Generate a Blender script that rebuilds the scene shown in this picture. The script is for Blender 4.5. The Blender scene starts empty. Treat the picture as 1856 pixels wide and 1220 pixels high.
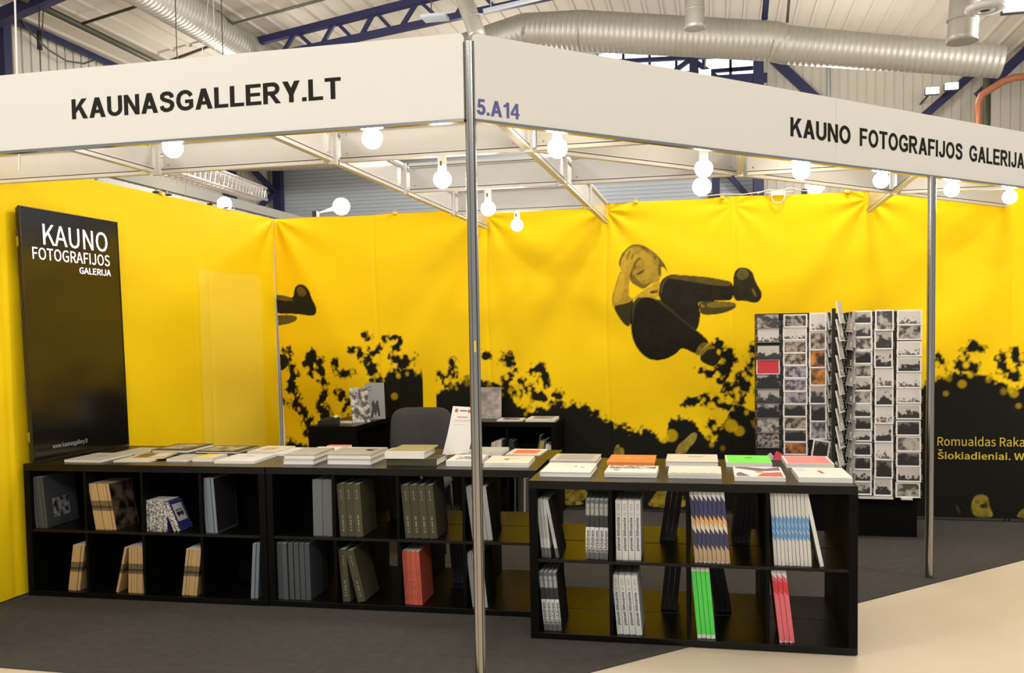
import bpy, bmesh, math, random
import numpy as np
from mathutils import Vector, Matrix
random.seed(7); rng = np.random.default_rng(7)
SC = bpy.context.scene; COL = SC.collection
# ---------------------------------------------------------------- camera
F_PX = 1642.3
cam_d = bpy.data.cameras.new('camera'); cam = bpy.data.objects.new('camera', cam_d); COL.objects.link(cam)
cam_d.sensor_width = 36.0; cam_d.lens = F_PX*36/1856; cam_d.shift_y = 74.18/1856; cam_d.clip_end = 200
_a, _b, _r = [math.radians(v) for v in (-12.8168, -2.9055, -0.938)]
_f0 = Vector((math.sin(_a), math.cos(_a), 0)); _rx = Vector((math.cos(_a), -math.sin(_a), 0))
_fw = _f0*math.cos(_b) + Vector((0, 0, math.sin(_b))); _up = _f0*(-math.sin(_b)) + Vector((0, 0, math.cos(_b)))
_R = _rx*math.cos(_r) + _up*math.sin(_r); _U = _rx*(-math.sin(_r)) + _up*math.cos(_r)
cam.matrix_world = Matrix(((_R.x, _U.x, -_fw.x, 0), (_R.y, _U.y, -_fw.y, 0), (_R.z, _U.z, -_fw.z, 1.4607), (0, 0, 0, 1)))
SC.camera = cam
# ---------------------------------------------------------------- world, exposure, added hall fill lights
w = bpy.data.worlds.new('world'); SC.world = w; w.use_nodes = True
w.node_tree.nodes['Background'].inputs[0].default_value = (0.95, 0.97, 1.0, 1)
w.node_tree.nodes['Background'].inputs[1].default_value = 0.45
vs = SC.view_settings; vs.view_transform = 'Standard'; vs.look = 'None'; vs.gamma = 1.0; vs.use_curve_mapping = False
vs.exposure = 0.20
BULB = 51.0      # radiance of the booth bulbs
def add_hall_fill(loc, power, col=(1, .96, .90)):
    l = bpy.data.lights.new('hall_fill_light', 'POINT'); l.shadow_soft_size = .35; l.energy = power; l.color = col
    o = bpy.data.objects.new('hall_fill_light', l); COL.objects.link(o); o.location = loc
    return o
for _x, _y, _p in ((-6, -1, 480), (0, -3.2, 430), (5.5, -4.5, 430), (.9, 5.9, 270), (3.4, 4.6, 230), (-2.5, -5, 420), (-5.3, 11, 230), (-1.2, 11.5, 190), (4.4, 12, 300), (-4, 17.2, 190), (2.0, 17.0, 190), (-8.0, 14.6, 150)):
    add_hall_fill((_x, _y, 5.9 if _y < 5 else 5.0), _p)  # unseen lights added to brighten the hall roof, fascia and left wall
# ---------------------------------------------------------------- helpers
def link(o, parent=None):
    COL.objects.link(o)
    if parent is not None: o.parent = parent
    return o
def tag(o, label=None, cat=None, group=None, kind=None):
    if label: o['label'] = label
    if cat: o['category'] = cat
    if group: o['group'] = group
    if kind: o['kind'] = kind
    return o
def empty(name, loc=(0, 0, 0), rz=0, M=None):
    o = bpy.data.objects.new(name, None); o.empty_display_size = .1; COL.objects.link(o)
    if M is not None: o.matrix_world = M
    else: o.location = loc; o.rotation_euler = (0, 0, rz)
    return o
class MB:
    """collects boxes, tubes and polygons into ONE mesh"""
    def __init__(s): s.v = []; s.f = []; s.mi = []; s.sm = []
    def add(s, vs_, fs, mi=0, smooth=False):
        b = len(s.v); s.v += [tuple(v) for v in vs_]
        for f in fs: s.f.append(tuple(b+i for i in f)); s.mi.append(mi); s.sm.append(smooth)
        return s
    def box(s, x0, x1, y0, y1, z0, z1, mi=0):
        return s.add([(x0,y0,z0),(x1,y0,z0),(x1,y1,z0),(x0,y1,z0),(x0,y0,z1),(x1,y0,z1),(x1,y1,z1),(x0,y1,z1)],
                     [(0,3,2,1),(4,5,6,7),(0,1,5,4),(1,2,6,5),(2,3,7,6),(3,0,4,7)], mi)
    def beam(s, P, Q, wd, ht, mi=0, up=(0,0,1)):
        P = Vector(P); Q = Vector(Q); d = (Q-P).normalized(); u = Vector(up)
        if abs(d.dot(u)) > .99: u = Vector((0, 1, 0))
        r = d.cross(u).normalized()*wd/2; u2 = r.cross(d).normalized()*ht/2
        vs_ = [p+a*r+b*u2 for p in (P, Q) for a, b in ((-1,-1),(1,-1),(1,1),(-1,1))]
        return s.add(vs_, [(3,2,1,0),(4,5,6,7),(0,1,5,4),(1,2,6,5),(2,3,7,6),(3,0,4,7)], mi)
    def tube(s, pts, r, n=12, mi=0, cap=True, smooth=True):
        pts = [Vector(p) for p in pts]; rs = r if isinstance(r, (list, tuple)) else [r]*len(pts)
        base = len(s.v); up = None
        for i, p in enumerate(pts):
            d = (pts[min(i+1, len(pts)-1)]-pts[max(i-1, 0)]).normalized()
            if up is None:
                up = Vector((0,0,1)) if abs(d.z) < .9 else Vector((1,0,0))
            a = d.cross(up).normalized(); b = a.cross(d).normalized(); up = b
            for k in range(n):
                t = 2*math.pi*(k+.5)/n; s.v.append(tuple(p+(a*math.cos(t)+b*math.sin(t))*rs[i]))
        for i in range(len(pts)-1):
            for k in range(n):
                k2 = (k+1) % n
                s.f.append((base+i*n+k, base+i*n+k2, base+(i+1)*n+k2, base+(i+1)*n+k)); s.mi.append(mi); s.sm.append(smooth)
        if cap:
            s.f.append(tuple(base+k for k in range(n))[::-1]); s.mi.append(mi); s.sm.append(False)
            e = base+(len(pts)-1)*n; s.f.append(tuple(e+k for k in range(n))); s.mi.append(mi); s.sm.append(False)
        return s
    def lathe(s, prof, n=20, mi=0, c=(0, 0, 0)):
        base = len(s.v)
        for r, z in prof:
            for k in range(n):
                t = 2*math.pi*k/n; s.v.append((c[0]+r*math.cos(t), c[1]+r*math.sin(t), c[2]+z))
        for i in range(len(prof)-1):
            for k in range(n):
                k2 = (k+1) % n; s.f.append((base+i*n+k, base+i*n+k2, base+(i+1)*n+k2, base+(i+1)*n+k)); s.mi.append(mi); s.sm.append(True)
        return s
    def mesh(s, name, mats):
        m = bpy.data.meshes.new(name); m.from_pydata(s.v, [], s.f)
        for t in (mats if isinstance(mats, (list, tuple)) else [mats]): m.materials.append(t)
        m.polygons.foreach_set('material_index', s.mi); m.polygons.foreach_set('use_smooth', s.sm); m.update()
        return m
    def build(s, name, mats, parent=None):
        return link(bpy.data.objects.new(name, s.mesh(name, mats)), parent)
def bevel(o, wd=.003, seg=2):
    m = o.modifiers.new('bevel', 'BEVEL'); m.width = wd; m.segments = seg; m.limit_method = 'ANGLE'; return o
def copy_obj(o, parent=None):
    c = o.copy(); COL.objects.link(c); c.parent = parent; return c
def copy_tree(o, parent=None):
    c = copy_obj(o, parent)
    for ch in list(o.children): copy_tree(ch, c)
    return c
# materials --------------------------------------------------------
def mat(name, col, rough=.5, metal=0., spec=.5, emit=None, es=0., noise=None, bump=None, coat=0., vary=0.):
    """noise=(scale, amount) varies the base colour; bump=(scale, strength)"""
    m = bpy.data.materials.new(name); m.use_nodes = True; nt = m.node_tree; b = nt.nodes['Principled BSDF']
    b.inputs['Base Color'].default_value = (*col, 1); b.inputs['Roughness'].default_value = rough
    b.inputs['Metallic'].default_value = metal; b.inputs['Specular IOR Level'].default_value = spec
    b.inputs['Coat Weight'].default_value = coat
    if emit: b.inputs['Emission Color'].default_value = (*emit, 1); b.inputs['Emission Strength'].default_value = es
    tc = nt.nodes.new('ShaderNodeTexCoord')
    if noise:
        n = nt.nodes.new('ShaderNodeTexNoise'); n.inputs['Scale'].default_value = noise[0]; n.inputs['Detail'].default_value = 5
        nt.links.new(tc.outputs['Object'], n.inputs['Vector'])
        r = nt.nodes.new('ShaderNodeMix'); r.data_type = 'RGBA'
        lo = [c*(1-noise[1]) for c in col]; hi = [min(1, c*(1+noise[1])) for c in col]
        r.inputs[6].default_value = (*lo, 1); r.inputs[7].default_value = (*hi, 1)
        nt.links.new(n.outputs['Fac'], r.inputs[0]); nt.links.new(r.outputs[2], b.inputs['Base Color'])
    if vary:
        oi = nt.nodes.new('ShaderNodeObjectInfo'); mr = nt.nodes.new('ShaderNodeMapRange'); nt.links.new(oi.outputs['Random'], mr.inputs[0]); mr.inputs[3].default_value = 1-vary; mr.inputs[4].default_value = 1+vary
        hs = nt.nodes.new('ShaderNodeHueSaturation'); hs.inputs['Color'].default_value = (*col, 1); nt.links.new(mr.outputs[0], hs.inputs['Value']); nt.links.new(hs.outputs[0], b.inputs['Base Color'])
    if bump:
        n = nt.nodes.new('ShaderNodeTexNoise'); n.inputs['Scale'].default_value = bump[0]; n.inputs['Detail'].default_value = 3
        nt.links.new(tc.outputs['Object'], n.inputs['Vector'])
        bm = nt.nodes.new('ShaderNodeBump'); bm.inputs['Strength'].default_value = bump[1]; bm.inputs['Distance'].default_value = .01
        nt.links.new(n.outputs['Fac'], bm.inputs['Height']); nt.links.new(bm.outputs[0], b.inputs['Normal'])
    return m
def band_mat(name, stops, h, slant=0., rough=.45, axis='Z', period=None):
    """flat printed bands across a spine: stops = [(z in metres, colour)], edges slanting with x"""
    m = bpy.data.materials.new(name); m.use_nodes = True; nt = m.node_tree; b = nt.nodes['Principled BSDF']; b.inputs['Roughness'].default_value = rough
    tc = nt.nodes.new('ShaderNodeTexCoord'); sp = nt.nodes.new('ShaderNodeSeparateXYZ'); nt.links.new(tc.outputs['Object'], sp.inputs[0])
    a = nt.nodes.new('ShaderNodeMath'); a.operation = 'MULTIPLY_ADD'; nt.links.new(sp.outputs['X'], a.inputs[0]); a.inputs[1].default_value = slant
    nt.links.new(sp.outputs[axis], a.inputs[2])
    d = nt.nodes.new('ShaderNodeMath'); d.operation = 'DIVIDE'; nt.links.new(a.outputs[0], d.inputs[0]); d.inputs[1].default_value = h
    cr = nt.nodes.new('ShaderNodeValToRGB'); cr.color_ramp.interpolation = 'CONSTANT'; nt.links.new(d.outputs[0], cr.inputs[0])
    e = cr.color_ramp.elements
    while len(e) < len(stops): e.new(.5)
    for i, (z, c) in enumerate(stops): e[i].position = max(0, min(1, z/h))
    for i, (z, c) in enumerate(stops): e[i].color = (*c, 1)
    nt.links.new(cr.outputs[0], b.inputs['Base Color']); return m
def photo_mat(name, dark, light, scale=18., contrast=.12, horizon=None, tint=None, rough=.35):
    """a printed picture: sky above, mottled subject below, different on every object"""
    m = bpy.data.materials.new(name); m.use_nodes = True; nt = m.node_tree; b = nt.nodes['Principled BSDF']; b.inputs['Roughness'].default_value = rough
    tc = nt.nodes.new('ShaderNodeTexCoord'); oi = nt.nodes.new('ShaderNodeObjectInfo')
    ad = nt.nodes.new('ShaderNodeVectorMath'); ad.operation = 'ADD'; nt.links.new(tc.outputs['Object'], ad.inputs[0])
    sc = nt.nodes.new('ShaderNodeVectorMath'); sc.operation = 'SCALE'; sc.inputs[0].default_value = (37, 51, 43); nt.links.new(oi.outputs['Random'], sc.inputs['Scale'])
    nt.links.new(sc.outputs[0], ad.inputs[1])
    n = nt.nodes.new('ShaderNodeTexNoise'); n.inputs['Scale'].default_value = scale; n.inputs['Detail'].default_value = 3; n.inputs['Roughness'].default_value = .5
    nt.links.new(ad.outputs[0], n.inputs['Vector'])
    sp = nt.nodes.new('ShaderNodeSeparateXYZ'); nt.links.new(tc.outputs['Generated'], sp.inputs[0])
    f = n.outputs['Fac']
    if horizon is not None:
        s2 = nt.nodes.new('ShaderNodeMath'); s2.operation = 'SUBTRACT'; nt.links.new(sp.outputs['Z'], s2.inputs[0]); s2.inputs[1].default_value = horizon
        m2 = nt.nodes.new('ShaderNodeMath'); m2.operation = 'MULTIPLY_ADD'; nt.links.new(s2.outputs[0], m2.inputs[0]); m2.inputs[1].default_value = .55; nt.links.new(f, m2.inputs[2])
        f = m2.outputs[0]
    cr = nt.nodes.new('ShaderNodeValToRGB'); nt.links.new(f, cr.inputs[0])
    cr.color_ramp.elements[0].position = .5-contrast; cr.color_ramp.elements[1].position = .5+contrast
    cr.color_ramp.elements[0].color = (*dark, 1); cr.color_ramp.elements[1].color = (*light, 1)
    if tint:
        e = cr.color_ramp.elements.new(.5); e.color = (*tint, 1)
    nt.links.new(cr.outputs[0], b.inputs['Base Color']); return m
import os
FONT = None
try:                                        # the sans-serif that ships inside Blender; its built-in default otherwise
    FONT = bpy.data.fonts.load(os.path.join(bpy.utils.system_resource('DATAFILES', path='fonts'), 'Inter.woff2'))
except Exception as ex_: print('font fallback', ex_)
FONT2 = FONT
try: FONT2 = bpy.data.fonts.load(os.path.join(bpy.utils.system_resource('DATAFILES', path='fonts'), 'Noto Sans CJK Regular.woff2'))
except Exception as ex_: print('font fallback', ex_)
# block capitals drawn from strokes, for the fascia boards
def R4(x0, z0, x1, z1): return [(x0, z0), (x1, z0), (x1, z1), (x0, z1)]
def arcp(cx, cz, rx, rz, a0, a1, n=12): return [(cx+rx*math.cos(math.radians(a0+(a1-a0)*i/n)), cz+rz*math.sin(math.radians(a0+(a1-a0)*i/n))) for i in range(n+1)]
GL = {   # (advance, polygons, stroked paths)
 'K': (.76, [R4(0,0,.2,1), [(.17,.32),(.34,.32),(.75,1),(.50,1)] if 0 else [(.19,.28),(.19,.55),(.49,1),(.745,1)], [(.29,.57),(.43,.72),(.78,0),(.54,0)]], []),
 'A': (.78, [[(0,0),(.215,0),(.50,1),(.28,1)], [(.78,0),(.565,0),(.28,1),(.50,1)], R4(.17,.22,.61,.385)], []),
 'U': (.72, [], [[(.10,1)]+arcp(.36,.36,.26,.265,180,360,14)+[(.62,1)]]),
 'N': (.72, [R4(0,0,.19,1), R4(.53,0,.72,1), [(0,1),(.20,1),(.72,0),(.52,0)]], []),
 'O': (.82, [], [arcp(.41,.5,.31,.41,90,450,28)]),
 'S': (.68, [], [[(.585,.69),(.55,.81),(.46,.89),(.33,.912),(.21,.89),(.13,.81),(.125,.70),(.20,.61),(.34,.555),(.48,.50),(.57,.42),(.58,.28),(.51,.15),(.37,.09),(.23,.10),(.13,.18),(.095,.31)]]),
 'G': (.79, [R4(.59,.12,.78,.53), R4(.41,.36,.78,.53)], [[(.69,.70),(.62,.82),(.52,.89),(.40,.912),(.26,.87),(.15,.75),(.10,.58),(.105,.40),(.16,.24),(.27,.13),(.41,.088),(.54,.105),(.66,.17)]]),
 'L': (.62, [R4(0,0,.2,1), R4(0,0,.62,.17)], []),
 'E': (.68, [R4(0,0,.2,1), R4(0,0,.68,.17), R4(0,.42,.63,.58), R4(0,.83,.665,1)], []),
 'F': (.62, [R4(0,0,.2,1), R4(0,.42,.56,.585), R4(0,.83,.62,1)], []),
 'R': (.76, [R4(0,0,.2,1), [(.26,.45),(.47,.45),(.77,0),(.535,0)]], [[(.1,.915),(.42,.915)]+arcp(.42,.705,.205,.21,90,-90,12)+[(.1,.495)]]),
 'Y': (.76, [[(0,1),(.24,1),(.48,.45),(.28,.36)], [(.76,1),(.52,1),(.28,.45),(.48,.36)], R4(.28,0,.48,.45)], []),
 'T': (.68, [R4(0,.83,.68,1), R4(.24,0,.44,1)], []),
 'I': (.20, [R4(0,0,.2,1)], []),
 'J': (.58, [], [[(.48,1),(.48,.30),(.445,.16),(.36,.095),(.25,.09),(.145,.15),(.105,.27),(.10,.33)]]),
 '.': (.19, [R4(0,0,.19,.19)], []),
 '5': (.58, [R4(.12,.83,.54,1), [(.12,1),(.27,1),(.215,.50),(.045,.47)]], [[(.13,.47),(.22,.555),(.33,.575),(.44,.51),(.49,.39),(.485,.25),(.41,.13),(.29,.09),(.17,.12),(.095,.22),(.085,.28)]]),
 '1': (.42, [R4(.22,0,.41,1), [(.02,.80),(.02,.64),(.24,.74),(.24,.93)], [(.22,1),(.26,1),(.26,.8),(.13,.80)]], []),
 '4': (.62, [R4(.36,0,.54,1), R4(0,.22,.62,.37), [(0,.37),(.17,.37),(.38,.74),(.38,1),(.36,1)]], [])}
def sign_mesh(body, width, height, depth=.0006, hw=.095, gap=.085):
    m = MB(); x = 0; k = 0
    def add(poly, ox):
        nonlocal k
        a_ = sum(poly[i][0]*poly[(i+1) % len(poly)][1]-poly[(i+1) % len(poly)][0]*poly[i][1] for i in range(len(poly)))
        if a_ < 0: poly = poly[::-1]
        n_ = len(poly); k += 1; e_ = .00002*(k % 7)
        m.add([(px+ox, y, pz) for y in (0, -depth-e_) for px, pz in poly], [tuple(range(n_))[::-1], tuple(range(n_, 2*n_))]+[(i, (i+1) % n_, n_+(i+1) % n_, n_+i) for i in range(n_)])
    for ch_ in body:
        adv, polys, paths = GL[ch_]
        for p_ in polys: add(p_, x)
        for path in paths:
            closed = math.dist(path[0], path[-1]) < 1e-6; P_ = path[:-1] if closed else path; n_ = len(P_); L_ = []; R_ = []
            for i in range(n_):
                a = P_[(i-1) % n_] if (closed or i > 0) else P_[i]; b = P_[(i+1) % n_] if (closed or i < n_-1) else P_[i]; c = P_[i]
                def nr(u, v):
                    dx, dz = v[0]-u[0], v[1]-u[1]; l = math.hypot(dx, dz) or 1; return (-dz/l, dx/l)
                n1 = nr(a, c) if a != c else nr(c, b); n2 = nr(c, b) if b != c else n1
                mx, mz = n1[0]+n2[0], n1[1]+n2[1]; l = math.hypot(mx, mz); mx /= l; mz /= l; s_ = hw/max(.5, mx*n1[0]+mz*n1[1])
                L_.append((c[0]+mx*s_, c[1]+mz*s_)); R_.append((c[0]-mx*s_, c[1]-mz*s_))
            for i in range(n_ if closed else n_-1):
                j = (i+1) % n_; add([R_[i], R_[j], L_[j], L_[i]], x)
        x += adv+gap
    tw = x-gap
    m.v = [(a*width/tw, b, c*height) for a, b, c in m.v]
    return m
def sign(name, body, M, width, height, material, parent):
    o = sign_mesh(body, width, height).build(name, material, parent); o.matrix_parent_inverse = Matrix.Identity(4); o.matrix_local = M; return o
# text ------------------------------------------------------------------
_tc = {}
def text_mesh(body, width, height, bold=0., depth=.0006, mirror=False):
    """lettering scaled to an exact width and height, in the XZ plane, lower left corner at the origin"""
    key = (body, width, height, bold, depth)
    if key in _tc: return _tc[key]
    c = bpy.data.curves.new('lettering', 'FONT'); c.body = body; c.size = 1
    if FONT: c.font = FONT2 if abs(bold) > .001 else FONT
    c.extrude = .002; c.offset = bold; c.resolution_u = 3
    o = bpy.data.objects.new('lettering', c); COL.objects.link(o)
    bpy.context.view_layer.update()
    me = bpy.data.meshes.new_from_object(o.evaluated_get(bpy.context.evaluated_depsgraph_get()))
    bpy.data.objects.remove(o)
    n = len(me.vertices); co = np.empty(n*3); me.vertices.foreach_get('co', co); co = co.reshape(-1, 3)
    mn, mx = co.min(0), co.max(0)
    out = np.empty_like(co)
    out[:, 0] = (co[:, 0]-mn[0])/(mx[0]-mn[0])*width
    out[:, 2] = (co[:, 1]-mn[1])/(mx[1]-mn[1])*height
    out[:, 1] = -(co[:, 2]-mn[2])/max(1e-9, mx[2]-mn[2])*depth
    me.vertices.foreach_set('co', out.ravel()); me.update(); me.name = 'lettering'
    _tc[key] = me
    return me
def lettering(name, body, M, width, height, material, parent=None, bold=0., depth=.0006):
    me = text_mesh(body, width, height, bold, depth)
    if not me.materials: me.materials.append(material)
    o = link(bpy.data.objects.new(name, me), parent)
    if parent is not None: o.matrix_parent_inverse = Matrix.Identity(4)
    o.matrix_local = M
    return o
def frame(o, ex, ez):
    """matrix: local x along ex, local z along ez, local y = ez x ex"""
    ex = Vector(ex).normalized(); ez = Vector(ez).normalized(); ey = ez.cross(ex).normalized(); ez = ex.cross(ey)
    return Matrix(((ex.x, ey.x, ez.x, o[0]), (ex.y, ey.y, ez.y, o[1]), (ex.z, ey.z, ez.z, o[2]), (0, 0, 0, 1)))
# ---------------------------------------------------------------- measured layout (metres)
D = 7.218; X0 = -.8535; PIT = .9744; HW = 2.46; HF = 2.302; FT = .335; YL = 3.508; XC = -.951; HT = 2.468
Y1, Y2, Y3 = 4.177, 5.194, 6.227
AR = math.radians(44.196); DR = Vector((math.cos(AR), math.sin(AR), 0)); NR = Vector((-math.sin(AR), math.cos(AR), 0)); PC = Vector((XC, YL, 0))
def SX(k): return X0+k*PIT
def RP(s, off=0., z=0.): p = PC+DR*s+NR*off; return Vector((p.x, p.y, z))
def WLX(y): return -3.727-.049*(D-y)
HU = .7594
UN = {'l': ((-3.8283, 4.3461), 1.6592), 'm': ((-2.3608, 4.3964), 1.9894), 'r': ((-.8709, 4.1405), 1.1639)}
def UM(k, s=0., n=0., z=0.):
    (x, y), a = UN[k]; a = math.radians(a)
    return Matrix.Translation((x, y, 0)) @ Matrix.Rotation(a, 4, 'Z') @ Matrix.Translation((s, n, z))
# ---------------------------------------------------------------- materials
M_carpet = mat('carpet_grey', (.074, .069, .065), .95, spec=.1, noise=(22, .28), bump=(420, .6))
M_conc = mat('concrete_floor', (.60, .51, .385), .55, noise=(1.3, .16), bump=(30, .05))
M_black = mat('black_brown_foil', (.0035, .0032, .0027), .5, spec=.08, noise=(14, .25))
M_deck = mat('black_brown_top', (.0030, .0028, .0023), .30, spec=.26, noise=(14, .25))
M_alu = mat('aluminium', (.40, .39, .37), .22, metal=1.0)
M_white = mat('white_laminate', (.52, .51, .49), .22, spec=.5)
M_fascia = mat('white_fascia_board', (.72, .71, .655), .5, spec=.3)
M_rail = mat('white_rail', (.56, .55, .53), .3, spec=.5)
M_slot = mat('dark_groove', (.06, .055, .05), .6)
M_letter = mat('black_vinyl', (.014, .013, .010), .6, spec=.12)
M_blue = mat('blue_vinyl', (.10, .10, .30), .5)
M_bulb = mat('lit_bulb', (1, .9, .75), .3, emit=(1, .86, .66), es=BULB)
M_holder = mat('lamp_holder_white', (.80, .77, .70), .4)
M_screen = mat('screen_glass', (.006, .006, .006), .13, spec=.7)
M_tvb = mat('tv_black', (.012, .011, .010), .35)
M_glow = mat('screen_letters', (1, 1, 1), .4, emit=(.80, .84, 1), es=1.0)
M_dim = mat('screen_letters_dim', (.3, .3, .3), .4, emit=(.5, .5, .45), es=.06)
M_page = mat('page_edges', (.80, .77, .69), .8, noise=(160, .06))
M_steelblue = mat('blue_painted_steel', (.016, .016, .060), .5, spec=.3)
M_duct = mat('galvanised_duct', (.36, .345, .30), .48, metal=.5, noise=(6, .12))
M_hall = mat('hall_cladding', (.45, .42, .355), .6, noise=(.5, .06))
M_hallb = mat('hall_cladding_pale', (.36, .39, .43), .55, noise=(.7, .05))
M_deckr = mat('roof_deck', (.47, .43, .36), .7, noise=(.6, .08))
M_pipeg = mat('dark_green_pipe', (.05, .05, .03), .5)
M_copper = mat('copper_pipe', (.42, .16, .07), .45, metal=.3)
M_win = mat('daylit_glazing', (.8, .9, 1), .3, emit=(.80, .90, 1.0), es=1.6)
M_flood = mat('flood_lens', (1, 1, 1), .3, emit=(1, .95, .85), es=30)
M_cable = mat('white_cable', (.75, .72, .66), .5)
M_blackp = mat('black_plastic', (.012, .012, .012), .5)
M_chair = mat('charcoal_fabric', (.045, .042, .044), .9, bump=(300, .3))
M_wire = mat('pale_wire', (.72, .70, .66), .35, metal=.3)
# ---------------------------------------------------------------- setting: floor, carpet, booth walls
MB().box(-13, 13, -6, 21, -.05, 0).build('floor', M_conc)['kind'] = 'structure'
cp = [(-3.95, 3.36), (XC-.04, 3.36), tuple(RP(0, -.10)[:2]), tuple(RP(6.2, -.10)[:2]), (RP(6.2, -.1).x, 7.9), (-3.95, 7.9)]
n = len(cp)
o = MB().add([(x, y, z) for z in (0, .006) for x, y in cp], [tuple(range(n))[::-1], tuple(range(n, 2*n))]+[(i, (i+1) % n, n+(i+1) % n, n+i) for i in range(n)]).build('floor_carpet', M_carpet)
tag(o, kind='structure')
o = empty('wall_back'); tag(o, kind='structure')
for k in range(-3, 4):
    x0 = max(SX(k), WLX(D)+.02); x1 = SX(k+1)
    p = MB().box(x0+.022, x1-.022, D+.04, D+.05, .02, HW-.02).build('wall_panel', M_white, o)
    q = MB().tube([(x1, D+.045, .0), (x1, D+.045, HW)], .022, 8, smooth=False).build('wall_post', M_alu, o)
    MB().box(x0+.02, x1-.02, D+.03, D+.06, HW-.045, HW-.012).build('top_rail', M_rail, o)
    MB().box(x0+.02, x1-.02, D+.025, D+.065, .007, .035).build('bottom_rail', M_alu, o)
o = empty('wall_left'); tag(o, kind='structure')
ys = [D, D-.974, D-1.95, D-2.92, D-3.9, D-4.87]
for a, b in zip(ys, ys[1:]):
    MB().add([(WLX(y)-t, y, z) for t in (.04, .05) for y, z in ((a-.02, .02), (b+.02, .02), (b+.02, HW-.02), (a-.02, HW-.02))],
             [(0, 1, 2, 3), (7, 6, 5, 4), (0, 4, 5, 1), (1, 5, 6, 2), (2, 6, 7, 3), (3, 7, 4, 0)]).build('wall_panel', M_white, o)
    MB().tube([(WLX(b)-.045, b, 0), (WLX(b)-.045, b, HW)], .022, 8, smooth=False).build('wall_post', M_alu, o)
    MB().beam((WLX(a)-.045, a-.02, HW-.03), (WLX(b)-.045, b+.02, HW-.03), .03, .033).build('top_rail', M_rail, o)
# white corner post showing where the two banners part
o = MB().tube([(WLX(D)+.012, D+.014, .006), (WLX(D)+.012, D+.012, 1.78)], .016, 8, smooth=False).build('corner_post', M_white)
tag(o, 'white wall post showing between the two yellow banners in the back corner', 'post')
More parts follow.
